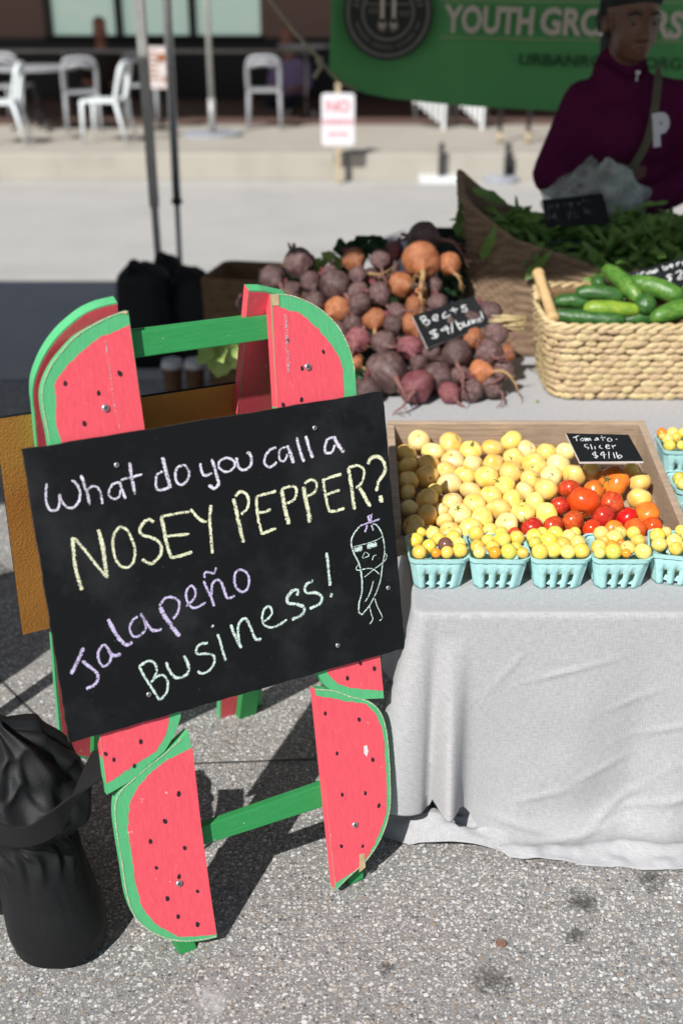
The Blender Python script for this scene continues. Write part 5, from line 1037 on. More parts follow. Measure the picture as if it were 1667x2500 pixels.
# ------------------------------------------------------------------ cucumber basket
KX0, KX1, KY0, KY1, KZ, KH = .555, 1.13, 2.945, 3.28, TT + .004, .205
kb = empty('cucumber_basket', (.88, 3.14, TT), 'pale woven rush basket of cucumbers with bamboo handle', 'basket')
kcx, kcy, khx, khy = (KX0 + KX1) / 2, (KY0 + KY1) / 2, (KX1 - KX0) / 2, (KY1 - KY0) / 2
FL = .10
def ksurf(s_, t):           # s_ along the perimeter in metres from the rear-left corner: left, front, right, back; t = height 0..1
    f = 1 + FL * t - .03 * math.sin(math.pi * t) * 0; hx, hy = khx * (.92 + FL * t), khy * (.9 + FL * t); r = .07
    segs = [(V((-hx, hy - r, 0)), V((-hx, -hy + r, 0)), V((-1, 0, 0)))]
    per = [('l', 2 * (hy - r)), ('c', r * 1.571), ('l', 2 * (hx - r)), ('c', r * 1.571), ('l', 2 * (hy - r)), ('c', r * 1.571), ('l', 2 * (hx - r)), ('c', r * 1.571)]
    tot = sum(p[1] for p in per); u_ = (s_ % 1.0) * tot; a0 = 180
    corners = [V((-hx + r, -hy + r, 0)), V((hx - r, -hy + r, 0)), V((hx - r, hy - r, 0)), V((-hx + r, hy - r, 0))]; dirs = [V((0, -1, 0)), V((1, 0, 0)), V((0, 1, 0)), V((-1, 0, 0))]; st = [V((-hx, hy - r, 0)), V((-hx + r, -hy, 0)), V((hx, -hy + r, 0)), V((hx - r, hy, 0))]; nn = [V((-1, 0, 0)), V((0, -1, 0)), V((1, 0, 0)), V((0, 1, 0))]
    for k, (ty, L) in enumerate(per):
        if u_ <= L or k == 7:
            q = k // 2
            if ty == 'l': p, n_ = st[q] + dirs[q] * u_, nn[q]
            else: a = R(180 + 90 * q) + u_ / r; n_ = V((math.cos(a), math.sin(a), 0)); p = corners[q] + n_ * r
            break
        u_ -= L
    zt = KH + (.035 if p.y > 0.05 else .0) - .0
    return V((kcx + p.x, kcy + p.y, KZ + zt * t)), n_
mb = MB(); rings = []
for j in range(15): rings.append([ksurf(k / 120, j / 14)[0] - ksurf(k / 120, j / 14)[1] * .004 for k in range(120)])
for j in range(14, -1, -1): rings.append([ksurf(k / 120, j / 14)[0] - ksurf(k / 120, j / 14)[1] * .012 for k in range(120)])
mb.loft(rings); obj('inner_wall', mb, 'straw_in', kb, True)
sm_ = MB(); rr = []
for i in range(9):
    t = i / 8 * 2 - 1; w_ = max(.02, (1 - abs(t) ** 2.4) ** .8); rr.append([V((t, -math.cos(a) * w_ * .8, math.sin(a) * w_)) for a in [2 * math.pi * k / 8 for k in range(8)]])
sm_.loft(rr); SM = sm_.mesh('weave_strand', 'straw'); fixn(SM); smooth(SM)
nrow, ncol = 11, 50; rest = MB(); cnt = 0; rnd = random.Random(4)
for j in range(nrow):
    for k in range(ncol):
        s_ = (k + .5 * (j % 2) + rnd.uniform(-.22, .22)) / ncol; t = (j + .5 + rnd.uniform(-.12, .12)) / nrow; p, n_ = ksurf(s_, t); p2, _ = ksurf(s_ + .003, t); d = (p2 - p).normalized(); up = n_.cross(d) * -1
        up = d.cross(n_); Mx = M((( d.x, -n_.x, up.x, p.x), (d.y, -n_.y, up.y, p.y), (d.z, -n_.z, up.z, p.z), (0, 0, 0, 1)))
        Mx = Mx @ M.Rotation(R(rnd.uniform(-4, 16)), 4, 'Y') @ M.Rotation(R(rnd.uniform(-8, 8)), 4, 'Z') @ M.Diagonal((rnd.uniform(.017, .028), rnd.uniform(.007, .010), rnd.uniform(.0085, .0128), 1))
        vis = .0 < s_ < .48
        if vis and cnt < 300 and (s_ > .13 or j > 6):
            q = bpy.data.objects.new('weave_strand', SM); C.objects.link(q); q.parent = kb; q.matrix_parent_inverse = WM[kb.name].inverted(); q.matrix_basis = Mx; cnt += 1
        else:
            o_ = len(rest.v); rest.add([Mx @ v.co for v in SM.vertices], [tuple(pp.vertices) for pp in SM.polygons])
q = obj('weave_strands', rest, 'straw', kb, True, nrm=False); q['kind'] = 'stuff'
# twisted rim
for ph in (0, math.pi):
    mb = MB(); pts = []
    for k in range(360):
        p, n_ = ksurf(k / 360, 1.0); a = k * .42 + ph; pts.append(p + n_ * (math.cos(a) * .005 - .004) + V((0, 0, math.sin(a) * .005 + .002)))
    mb.tube(pts + [pts[0]], .0065, 7); obj('rim_cord', mb, 'straw', kb, True)
mb = MB(); h0, h1 = ay(1312, 664, 3.24), ay(1351, 783, 3.01); hp = [h0.lerp(h1, t) for t in (0, .02, .06, .1, .45, .5, .55, .9, .94, .98, 1)]; mb.tube(hp, [.012, .0175, .0185, .0155, .0145, .0165, .0145, .0155, .0185, .0175, .013], 16); obj('bamboo_handle', mb, 'bamboo', kb, True)
for e in (h0, h1): mb = MB(); mb.tube([e.lerp(h0.lerp(h1, .5), .12), e.lerp(h0.lerp(h1, .5), .12) + V((.012, 0, -.05)), e.lerp(h0.lerp(h1, .5), .12) + V((.02, 0, -.09))], [.014, .014, .011], 9); obj('handle_binding', mb, 'straw', kb, True)
mb = MB()
for k in range(26): a = ay(1275 + rnd.uniform(-6, 8), 790 + rnd.uniform(-16, 16), 3.1); mb.tube([a, a + V((-.05 - rnd.uniform(0, .05), rnd.uniform(-.02, .03), rnd.uniform(-.03, .01)))], [.0045, .0015], 5)
tag(obj('loose_straw', mb, 'straw', kb, True), kind='stuff')
def cucumber(x0_, y0_, x1_, y1_, d, mat, label, dep=0, bend=.012):
    cvv = cv(1100, 440, 2.765); pp, nn = V((0, 2.98, .705)), V((0, -.35, 1)).normalized()
    a, b = pl(*cvv(x0_, y0_), pp, nn), pl(*cvv(x1_, y1_), pp, nn); vw = ray(1400, 700).normalized(); a -= vw * dep; b -= vw * dep; r = d / 2.765 / 2 * zc((a + b) / 2) / FP * 1.1; ax = (b - a)
    if ax.length < .09: ax = V((.02, .13, -.05)); b = a + ax
    L = ax.length; e = ax.normalized(); a = a + e * r * .7; b = b - e * r * .7; mb = MB(); pts = []; rs = []
    for k in range(25):
        t = k / 24; f = max(.05, (1 - abs(2 * t - 1) ** 5.5) ** .55); rs.append(r * f * (.93 + .09 * math.sin(t * 4 + x0_))); pts.append(a - e * r * .9 + (b - a + e * r * 1.8) * t + V((0, -.2, .9)) * bend * math.sin(math.pi * t))
    mb.tube(pts, rs, 18); mb.tube([pts[-1], pts[-1] + e * .008], [.006, .004], 7)
    me = mb.mesh('cucumber', mat)
    for v in me.vertices: v.co += (v.co - (a + b) / 2).normalized() * .0016 * noise.noise(v.co * 130)
    fixn(me); smooth(me); tag(link('cucumber', me), label, 'cucumber', 'cucumbers in the rush basket')
cucumber(690, 830, 950, 850, 95, 'cuc_d', 'dark cucumber at the left rear, half hidden by the one in front', -.02)
cucumber(690, 905, 1172, 950, 112, 'cuc_d', 'long dark glossy cucumber along the front rim of the basket', .01, -.004)
cucumber(845, 772, 1150, 800, 118, 'cuc_d', 'short dark blunt cucumber lying behind the front ones', .03)
cucumber(900, 870, 1262, 880, 112, 'cuc_y', 'yellow-green cucumber in the middle of the basket', .035, .004)
cucumber(1030, 600, 1260, 810, 105, 'cuc_l', 'light green cucumber tilted up over the rear rim', .07)
cucumber(1180, 690, 1540, 800, 122, 'cuc_l', 'big bright green cucumber under the cucumber sign', .05)
cucumber(1305, 850, 1380, 830, 165, 'cuc_d', 'thick cucumber pointing its rounded end at the viewer', .075)
cucumber(1350, 940, 1700, 860, 125, 'cuc_l', 'cucumber with pale tip at the front right of the basket', .03)
cucumber(1550, 765, 1760, 740, 110, 'cuc_d', 'dark cucumber at the right picture edge', .04)
cucumber(1000, 700, 1160, 740, 100, 'cuc_d', 'dark cucumber deep behind the tilted light one', -.03)
cucumber(1150, 960, 1420, 955, 100, 'cuc_d', 'dark cucumber low in the basket below the middle ones', -.03)
k8 = 8.859
slate('price_sign', [(1490 + 218 / k8, 600 + 640 / k8), (1490 + 1900 / k8, 600 + 165 / k8), (1490 + 2150 / k8, 600 + 760 / k8), (1490 + 420 / k8, 600 + 1240 / k8)], V((1.0, 3.23, .80)), V((0, -.93, .36)).normalized(), .012, 'black slate sign with white edge reading Cucumbers $2 behind the cucumbers',
      [(p, 34) for p in ([(400, 632), (355, 655), (395, 690)], [(455, 640), (500, 700), (560, 670), (570, 600), (605, 665)], [(720, 570), (660, 590), (660, 640), (740, 650)], [(770, 570), (800, 610), (840, 550), (860, 600)], [(885, 530), (905, 600), (930, 530), (960, 585), (980, 510), (1020, 560)], [(1120, 430), (1160, 520), (1230, 480), (1180, 450)], [(1265, 455), (1340, 430), (1300, 405), (1265, 450), (1340, 470)], [(1415, 375), (1440, 440)], [(1430, 400), (1485, 345)], [(1590, 340), (1545, 370), (1600, 390), (1560, 425)],
       [(1320, 620), (1200, 660), (1310, 700), (1230, 760)], [(1240, 620), (1290, 790)], [(1390, 590), (1500, 540), (1530, 600), (1450, 720), (1570, 690)])], cv(1490, 600, k8), 'whiteedge', 'ck_s')
# ------------------------------------------------------------------ the watermelon A-frame sign
yaw, lean, roll = R(29.35), R(13.006), R(-1.03); SC = CO + (V((-.1853, 1.7284, .666)) - CO) * .982; SW, SH = .647 * .982, .489 * .982
u0 = V((math.cos(yaw), math.sin(yaw), 0)); nbk = V((-math.sin(yaw), math.cos(yaw), 0)); v0 = V((0, 0, 1)) * math.cos(lean) + nbk * math.sin(lean)
SN = u0.cross(v0).normalized(); su = u0 * math.cos(roll) + v0 * math.sin(roll); sv = -u0 * math.sin(roll) + v0 * math.cos(roll)
sign = empty('chalkboard_sign', (-.2, 1.75, 0), 'black chalkboard joke sign on an A-frame of painted watermelon slices', 'sign')
BT = .007
mb = MB(); hw, hh = SW / 2, SH / 2; out = []
rnd = random.Random(2)
def edgepts(a, b, n): return [a.lerp(b, k / n) + (SN.cross((b - a).normalized())) * rnd.uniform(-.0012, .0006) for k in range(n)]
cr = [SC - su * hw + sv * hh, SC + su * hw + sv * hh, SC + su * hw - sv * hh, SC - su * hw - sv * hh]
for k in range(4): out += edgepts(cr[k], cr[(k + 1) % 4], 34)
# knocked corner lower right
mb.prism(out, -SN * BT, 0, 1); board = obj('board', mb, ['board', 'boardedge'], sign, nrm=False)
NRM = SN
un = lambda x, y: pl(x, y, SC + SN * .0007, SN)
c1_, c2_, c3_, c4_, c5_, c6_ = cv(90, 1030, 3.92), cv(450, 1030, 3.92), cv(700, 1030, 5.2267), cv(150, 1370, 3.92), cv(450, 1330, 3.92), cv(780, 1230, 7.127)
def word(mat, *groups):
    for conv, lines in groups: chalkobj('chalk_lettering', lines, un, conv, mat, board)
word('ck_w', (c1_, [([(100, 590), (88, 680), (95, 770), (125, 838), (180, 848), (215, 800), (220, 695), (235, 745), (275, 800), (330, 825), (385, 790), (415, 720), (410, 650), (375, 585), (335, 558)], 30),
    ([(425, 510), (460, 610), (490, 700), (505, 795)], 36), ([(480, 690), (510, 630), (560, 615), (600, 650), (620, 720), (630, 785)], 28), ([(800, 580), (740, 590), (700, 640), (690, 700), (735, 738), (790, 715), (805, 650)], 26), ([(795, 575), (820, 660), (850, 735)], 34),
    ([(890, 390), (905, 500), (925, 610), (940, 695)], 40), ([(805, 555), (900, 530), (1010, 502)], 28), ([(1205, 340), (1230, 440), (1255, 540), (1280, 632)], 44), ([(1205, 475), (1150, 510), (1140, 580), (1150, 640), (1190, 652), (1275, 625)], 30), ([(1400, 415), (1345, 440), (1325, 510), (1345, 580), (1390, 602), (1440, 560), (1460, 490), (1430, 425), (1395, 415)], 32)]),
    (c2_, [([(155, 395), (165, 470), (200, 515), (265, 488)], 32), ([(265, 355), (290, 440), (315, 530), (330, 590), (290, 635), (235, 605)], 38), ([(410, 340), (345, 370), (330, 430), (370, 470), (420, 475), (480, 430), (470, 370), (405, 340)], 30), ([(500, 340), (510, 410), (545, 455), (600, 450), (640, 400), (635, 320), (600, 290)], 36),
    ([(880, 245), (830, 260), (785, 310), (765, 380), (790, 425), (830, 430), (885, 385)], 30), ([(965, 245), (920, 260), (905, 320), (920, 370), (960, 370), (985, 310)], 24), ([(985, 225), (1010, 290), (1045, 395)], 46), ([(1075, 150), (1105, 270), (1145, 382)], 38), ([(1160, 135), (1185, 210), (1200, 270), (1230, 345)], 40), ([(1430, 145), (1370, 170), (1345, 240), (1355, 295), (1410, 290), (1440, 220)], 32), ([(1430, 140), (1470, 220), (1530, 290)], 44)]))
word('ck_y', (c1_, [([(345, 1105), (357, 1280), (380, 1430), (415, 1560), (432, 1608)], 46), ([(360, 1110), (470, 1240), (590, 1390), (668, 1484)], 36), ([(590, 1030), (625, 1160), (650, 1310), (672, 1492)], 50), ([(800, 1000), (745, 1070), (730, 1170), (750, 1290), (800, 1375), (870, 1390), (925, 1340), (940, 1230), (910, 1120), (860, 1030), (795, 1000)], 34),
    ([(1120, 960), (1075, 935), (1020, 965), (985, 1030), (1010, 1080), (1090, 1105), (1165, 1145), (1195, 1210), (1175, 1290), (1110, 1350), (1065, 1350), (1010, 1315)], 38), ([(1190, 905), (1215, 1020), (1245, 1170), (1290, 1305)], 42), ([(1190, 908), (1300, 885), (1460, 858)], 34), ([(1240, 1095), (1340, 1085), (1460, 1070)], 36), ([(1290, 1300), (1380, 1280), (1487, 1245)], 38)]),
    (c2_, [([(60, 835), (110, 895), (170, 945), (215, 955)], 38), ([(255, 795), (245, 940), (255, 1080), (268, 1258)], 38), ([(470, 735), (500, 860), (530, 1000), (567, 1155)], 46), ([(490, 715), (530, 670), (590, 685), (615, 750), (600, 830), (545, 885)], 36), ([(690, 715), (695, 830), (715, 960), (745, 1078)], 36), ([(690, 715), (780, 690), (878, 662)], 32), ([(705, 870), (770, 860), (828, 835)], 32), ([(740, 1070), (810, 1045), (877, 1015)], 36),
    ([(930, 650), (955, 780), (975, 880), (1000, 980)], 50), ([(930, 645), (1000, 620), (1055, 620), (1075, 670), (1050, 740), (985, 780)], 32), ([(1140, 620), (1160, 740), (1185, 850), (1200, 962)], 50), ([(1150, 590), (1210, 555), (1260, 575), (1265, 630), (1235, 680), (1175, 710)], 32), ([(1330, 560), (1345, 670), (1365, 780), (1390, 862)], 36), ([(1318, 562), (1400, 530), (1502, 500)], 34), ([(1360, 700), (1430, 670), (1487, 655)], 32), ([(1390, 860), (1460, 850), (1532, 825)], 34)]),
    (c3_, [([(785, 590), (810, 740), (835, 900), (860, 1122)], 60), ([(785, 590), (860, 560), (940, 565), (985, 620), (980, 700), (945, 790), (880, 840)], 42), ([(920, 840), (980, 930), (1062, 1082)], 58), ([(1040, 540), (1060, 480), (1120, 445), (1180, 450), (1235, 510), (1255, 600), (1225, 680), (1170, 760), (1145, 885)], 58), ([(1195, 940), (1208, 1030)], 70)]))
word('ck_l', (c4_, [([(215, 830), (160, 950), (95, 1080)], 46), ([(200, 955), (270, 1010), (340, 1070), (350, 1130), (310, 1190), (240, 1220)], 38), ([(400, 800), (360, 860), (355, 930), (400, 1005), (460, 970), (475, 890), (430, 815), (400, 800)], 30), ([(450, 850), (500, 905), (572, 890)], 42), ([(450, 555), (500, 660), (570, 760), (625, 800), (680, 775)], 46), ([(730, 530), (680, 570), (655, 640), (690, 720), (760, 705), (810, 640), (790, 560), (760, 500)], 30), ([(760, 500), (820, 600), (880, 665), (962, 650)], 34),
    ([(945, 440), (1000, 540), (1060, 630), (1132, 717)], 52), ([(940, 430), (990, 360), (1060, 345), (1120, 380), (1130, 430), (1110, 500), (1070, 550)], 32), ([(1195, 432), (1270, 360), (1285, 290), (1250, 235), (1205, 270), (1195, 350), (1235, 430), (1290, 445), (1382, 395)], 28), ([(1370, 160), (1375, 110), (1420, 110), (1460, 118), (1482, 60)], 26), ([(1365, 190), (1400, 280), (1440, 360), (1462, 432)], 30)]),
    (c5_, [([(262, 480), (268, 380), (310, 335), (355, 360), (385, 440), (415, 510), (482, 488)], 32), ([(540, 235), (495, 260), (480, 330), (500, 410), (550, 450), (600, 425), (620, 350), (600, 270), (535, 235)], 30)]),
    (c6_, [([(690, 385), (860, 330), (1045, 265)], 38), ([(840, 215), (870, 340)], 42), ([(900, 190), (890, 340)], 42), ([(830, 222), (922, 180)], 26), ([(830, 370), (790, 492)], 42), ([(900, 370), (935, 465)], 38)]))
word('ck_m', (c4_, [([(745, 1010), (800, 1110), (870, 1220), (942, 1332)], 30), ([(745, 1010), (830, 955), (890, 975), (915, 1040), (890, 1110), (860, 1160)], 30), ([(880, 1125), (960, 1090), (1010, 1130), (1020, 1200), (1000, 1270), (945, 1330)], 30), ([(1005, 965), (1030, 1040), (1090, 1110), (1160, 1110), (1215, 1060), (1210, 980), (1175, 905)], 36), ([(1402, 785), (1330, 795), (1290, 850), (1310, 890), (1400, 885), (1460, 910), (1460, 980), (1410, 1050), (1340, 1075), (1308, 1050)], 30)]),
    (c5_, [([(320, 855), (345, 930), (375, 1040), (397, 1108)], 30), ([(262, 775), (280, 785)], 38), ([(445, 765), (480, 860), (520, 940), (547, 987)], 36), ([(525, 940), (515, 800), (540, 730), (590, 710), (630, 780), (670, 880), (700, 910), (737, 895)], 32), ([(745, 740), (810, 700), (840, 640), (810, 590), (765, 620), (745, 700), (760, 760), (820, 790), (900, 770), (982, 715)], 28), ([(1080, 487), (1085, 435), (1030, 445), (985, 510), (1000, 560), (1080, 570), (1145, 600), (1140, 650), (1090, 690), (1028, 712)], 36), ([(1232, 345), (1180, 370), (1150, 420), (1180, 460), (1260, 460), (1315, 500), (1300, 560), (1250, 590), (1198, 612)], 32), ([(1360, 75), (1375, 200), (1385, 300), (1397, 392)], 36), ([(1412, 465), (1404, 502)], 38)]),
    (c6_, [([(690, 400), (610, 500), (560, 610), (555, 720), (600, 870), (660, 980), (700, 1090), (730, 1250), (740, 1420), (730, 1560), (690, 1720), (680, 1880)], 34), ([(680, 1880), (720, 1922), (765, 1910)], 38), ([(760, 1900), (860, 1780), (950, 1620), (1010, 1480), (1060, 1320), (1080, 1180), (1095, 1040), (1125, 880), (1125, 720), (1090, 540), (1040, 430), (980, 365), (920, 350)], 24), ([(590, 750), (780, 700), (980, 635), (1090, 570)], 18), ([(605, 800), (742, 772)], 100), ([(825, 738), (995, 702)], 110), ([(790, 835), (745, 940), (850, 910), (855, 880), (810, 840)], 20), ([(985, 890), (940, 910), (915, 980)], 18), ([(1130, 860), (1165, 890), (1155, 960), (1100, 1020)], 18), ([(670, 1060), (635, 1120), (660, 1155), (730, 1150)], 20),
    ([(740, 1145), (830, 1125), (940, 1140), (1040, 1225)], 22), ([(1110, 1010), (1030, 1080), (930, 1150), (850, 1220), (780, 1272)], 22), ([(935, 1340), (900, 1480), (850, 1610), (790, 1702)], 26), ([(870, 1790), (900, 1920), (925, 2010), (870, 2092)], 18), ([(960, 1650), (1000, 1780), (1090, 1970), (1040, 2035)], 18)]))
def screw(p, parent, r=.0048, n=None):
    n = n or SN; mb = MB(); mb.tube([p - n * .002, p + n * .0016, p + n * .0022], [r, r, r * .7], 14); a = n.orthogonal().normalized() * r * .6; mb.tube([p + n * .0022 - a, p + n * .0026 + a], r * .14, 5, 1); mb.tube([p + n * .0022 - n.cross(a), p + n * .0026 + n.cross(a)], r * .14, 5, 1); return obj('screw', mb, ['screw', 'seed'], parent, True)
for x, y in ((90 + 765 / 3.92, 1030 + 412 / 3.92), (700 + 355 / 5.2267, 1030 + 75 / 5.2267), (150 + 838 / 3.92, 1370 + 1275 / 3.92), (450 + 1466 / 3.92, 1330 + 962 / 3.92), (947, 1435)): screw(un(x, y), board, .0042)
r7 = cv(0, 1400, 1.568); t7 = cv(60, 700, 4.9); t1 = cv(600, 560, 4.48); r3 = cv(500, 540, 1.96)
def ragged(fl, out):          # brushy border: wobble every flesh point that is not on the cut edge
    def dist(p):
        m = 1e9
        for a, b in zip(out, list(out[1:]) + [out[0]]):
            dx, dy = b[0] - a[0], b[1] - a[1]; L2 = dx * dx + dy * dy or 1; t = max(0, min(1, ((p[0] - a[0]) * dx + (p[1] - a[1]) * dy) / L2)); m = min(m, math.hypot(p[0] - a[0] - dx * t, p[1] - a[1] - dy * t))
        return m
    res = []
    for a, b in zip(fl, list(fl[1:]) + [fl[0]]):
        n = max(1, int(math.hypot(b[0] - a[0], b[1] - a[1]) / 4))
        for k in range(n):
            x, y = a[0] + (b[0] - a[0]) * k / n, a[1] + (b[1] - a[1]) * k / n; w_ = 1 if dist((x, y)) > 6 else 0
            res.append((x + w_ * (2.6 * noise.noise(V((x * .11, y * .11, 0))) + 1.6 * noise.noise(V((x * .4, y * .4, 3)))), y + w_ * (2.6 * noise.noise(V((x * .11, y * .11, 7))) + 1.6 * noise.noise(V((x * .4, y * .4, 9))))))
    return res
def slice_(name, outline, flesh, plane_p, plane_n, th_, parent, seeds=(), screws=(), back=False, conv_n=None):
    """outline: closed pixels; flesh: pixels of the border between rind and flesh; straight side closes both"""
    P = [pl(x, y, plane_p, plane_n) for x, y in outline]; F = [pl(x, y, plane_p + plane_n * .0004, plane_n) for x, y in ragged(flesh, outline)]
    mb = MB(); mb.prism(P, -plane_n * th_, 0, 0); 
    o = obj(name, mb, ['rind'], parent, nrm=True)
    mb = MB(); mb.prism(F, -plane_n * .0008, 0, 0); fl = obj('flesh_paint', mb, 'pink', o, nrm=True)
    for (x, y) in seeds:
        p = pl(x, y, plane_p + plane_n * .0011, plane_n); mb = MB(); d = V((random.uniform(-.5, .5), 0, 1)); d = (d - plane_n * d.dot(plane_n)).normalized(); s_ = plane_n.cross(d); sz = random.uniform(.0038, .0055)
        mb.prism([p + d * sz * math.cos(a) * (1.15 if abs(a) < 1 else .9) + s_ * sz * .68 * math.sin(a) for a in [2 * math.pi * k / 10 + .1 for k in range(10)]], -plane_n * .0006); obj('seed', mb, 'seed', o, nrm=False)
    for (x, y) in screws: screw(pl(x, y, plane_p + plane_n * .0014, plane_n), o, .0058, plane_n)
    return o, P, F
def smo(pts, n=4): return catmull(pts, n)
PP = SC - SN * (BT + .0005); ST = .019
def side_paint(P, idx, parent):      # pink paint on the straight cut side
    pass
tl_out = smo([t7(*q) for q in ((1215, 283), (1050, 340), (850, 440), (640, 570), (480, 730), (340, 910), (250, 1090), (210, 1250), (215, 1400), (240, 1560), (280, 1740), (300, 1870))]) + [(145, 1260), (385, 1240), t7(1440, 1700), t7(1242, 290)]
tl_fl = [t7(*q) for q in ((1258, 455), (1160, 500), (1060, 545), (930, 590), (800, 680), (650, 810), (500, 960), (400, 1090), (360, 1180), (385, 1340), (375, 1560), (385, 1680), (450, 1850))] + [(165, 1255), (384, 1238), t7(1439, 1700)]
S_ = []
S_.append(slice_('watermelon_slice', tl_out, tl_fl, PP, SN, ST, sign, [t7(*q) for q in ((490, 1160), (890, 1275), (720, 1640), (1145, 1040))], [t7(970, 1450)]))
tr_out = smo([t1(*q) for q in ((270, 708), (430, 710), (560, 740), (700, 800), (800, 860), (900, 940), (1010, 1060), (1080, 1180), (1140, 1320), (1180, 1470), (1195, 1568))]) + [r3(725, 832), (874, 1120), (690, 1130), r3(345, 893)]
tr_fl = [t1(*q) for q in ((291, 838), (370, 845), (470, 890), (570, 900), (650, 960), (780, 1080), (880, 1190), (960, 1300), (1020, 1400), (1055, 1500), (1060, 1568))] + [(846, 1118), (691, 1128), r3(346, 893)]
S_.append(slice_('watermelon_slice', tr_out, tr_fl, PP, SN, ST, sign, [t1(*q) for q in ((458, 1215), (850, 1340), (618, 1522))] + [r3(463, 855), r3(376, 880)], [t1(678, 1502)]))
ml_out = [r7(*q) for q in ((385, 640), (410, 847), (450, 825), (497, 797), (560, 742), (630, 682), (668, 620), (692, 552))] + [(440, 1640), (390, 1520), (232, 1560)]
ml_fl = [r7(*q) for q in ((386, 642), (408, 805), (450, 778), (510, 737), (600, 680), (636, 615), (648, 562))] + [(415, 1640), (375, 1540), (234, 1572)]
S_.append(slice_('watermelon_slice', ml_out, ml_fl, PP, SN, ST, sign, [r7(*q) for q in ((437, 714), (406, 692), (540, 645), (515, 738))]))
mr_out = [r7(*q) for q in ((1456, 330), (1469, 478), (1395, 481), (1330, 472), (1280, 456), (1245, 430), (1220, 392))] + [(760, 1560), (780, 1480), (915, 1450)]
mr_fl = [r7(*q) for q in ((1455, 332), (1467, 449), (1400, 444), (1340, 438), (1290, 420), (1255, 385))] + [(790, 1560), (800, 1490), (914, 1460)]
S_.append(slice_('watermelon_slice', mr_out, mr_fl, PP, SN, ST, sign, [r7(*q) for q in ((1433, 365), (1380, 345), (1330, 402))]))
PB = PP - SN * .0004
bl_out = smo([r7(*q) for q in ((832, 1393), (760, 1408), (680, 1409), (600, 1385), (530, 1335), (490, 1250), (470, 1130), (450, 1010), (440, 920), (450, 850), (497, 798), (560, 743), (628, 690), (722, 606))], 3) + [r7(740, 720), r7(770, 960), r7(800, 1180)]
bl_fl = [r7(*q) for q in ((737, 667), (640, 715), (580, 760), (530, 815), (497, 880), (490, 980), (505, 1080), (520, 1190), (545, 1280), (600, 1345), (680, 1390), (770, 1389), (829, 1382), (800, 1180), (770, 960))]
S_.append(slice_('watermelon_slice', bl_out, bl_fl, PB, SN, ST, sign, [r7(*q) for q in ((685, 845), (633, 950), (577, 1027), (708, 1052), (600, 1128), (686, 1162), (757, 1218), (642, 1246), (683, 1315), (757, 1345))], [r7(686, 1187)]))
br_out = smo([r7(*q) for q in ((1206, 440), (1278, 446), (1340, 468), (1398, 482), (1442, 510), (1470, 560), (1485, 640), (1492, 740), (1495, 850), (1490, 920), (1465, 1000), (1430, 1065), (1385, 1120), (1340, 1160), (1300, 1200), (1284, 1213))], 3)
br_fl = [r7(*q) for q in ((1208, 468), (1270, 478), (1330, 490), (1400, 500), (1440, 540), (1465, 600), (1475, 700), (1480, 830), (1478, 920), (1450, 1000), (1410, 1080), (1370, 1130), (1283, 1187))]
S_.append(slice_('watermelon_slice', br_out, br_fl, PB, SN, ST, sign, [r7(*q) for q in ((1245, 537), (1375, 560), (1290, 690), (1427, 714), (1310, 848), (1398, 842), (1450, 890), (1307, 1045), (1388, 1045))], [r7(1358, 962)]))
# pink painted cut sides of the two right-hand slices, splintered corners, paint chips
def cutside(a, b, pp, nrm, parent):
    A, B = pl(*a, pp, nrm), pl(*b, pp, nrm); d = (B - A).normalized(); out_ = d.cross(nrm).normalized(); out_ = out_ if out_.x < 0 else -out_
    mb = MB(); mb.prism([A + out_ * .0006 - nrm * .0003, B + out_ * .0006 - nrm * .0003, B + out_ * .0006 - nrm * (ST - .0005), A + out_ * .0006 - nrm * (ST - .0005)], -out_ * .0005); obj('cut_side_paint', mb, 'pink', parent)
cutside(t1(270, 712), r3(346, 890), PP, SN, S_[1][0]); cutside(r7(1206, 442), r7(1284, 1208), PB, SN, S_[5][0]); cutside(r7(385, 642), r7(408, 800), PP, SN, S_[2][0])
def chip(pts, pp, parent, mat='barewood', up=.0016):
    mb = MB(); mb.prism([pl(x, y, pp + SN * up, SN) for x, y in pts], -SN * .0006); obj('paint_chip', mb, mat, parent)
chip([t1(*q) for q in ((276, 712), (362, 712), (368, 836), (290, 832))], PP, S_[1][0]); chip([r7(*q) for q in ((1376, 1076), (1396, 1072), (1399, 1125), (1375, 1145))], PB, S_[5][0])
chip([r7(*q) for q in ((1393, 662), (1404, 658), (1410, 680), (1404, 702), (1394, 690))], PB, S_[5][0], 'whiteedge'); chip([t7(*q) for q in ((1150, 318), (1215, 288), (1236, 300), (1222, 330), (1190, 322))], PP, S_[0][0])
# chalk scuffs on the pink
chalkobj('chalk_scuff', [([t1(435, 930), t1(450, 1200), t1(470, 1560)], 15)], lambda x, y: pl(x, y, PP + SN * .0016, SN), lambda x, y: (x, y), 'ck_d', S_[1][0]); chalkobj('chalk_scuff', [([t7(965, 640), t7(1030, 1050), t7(1075, 1400), t7(1140, 1690)], 9)], lambda x, y: pl(x, y, PP + SN * .0016, SN), lambda x, y: (x, y), 'ck_d', S_[0][0])
for s_, o__, pp_ in ((S_[0][0], tl_out[:45], PP), (S_[4][0], bl_out[:40], PB), (S_[1][0], tr_out[:41], PP), (S_[5][0], br_out, PB)):
    c_ = (sum(x for x, y in o__) / len(o__), sum(y for x, y in o__) / len(o__)); chalkobj('worn_edge', [([(x + (c_[0] - x) * .012, y + (c_[1] - y) * .012) for x, y in o__[::2]], 3.4)], lambda x, y: pl(x, y, pp_ + SN * .0015, SN), lambda x, y: (x, y), 'ck_t', s_)
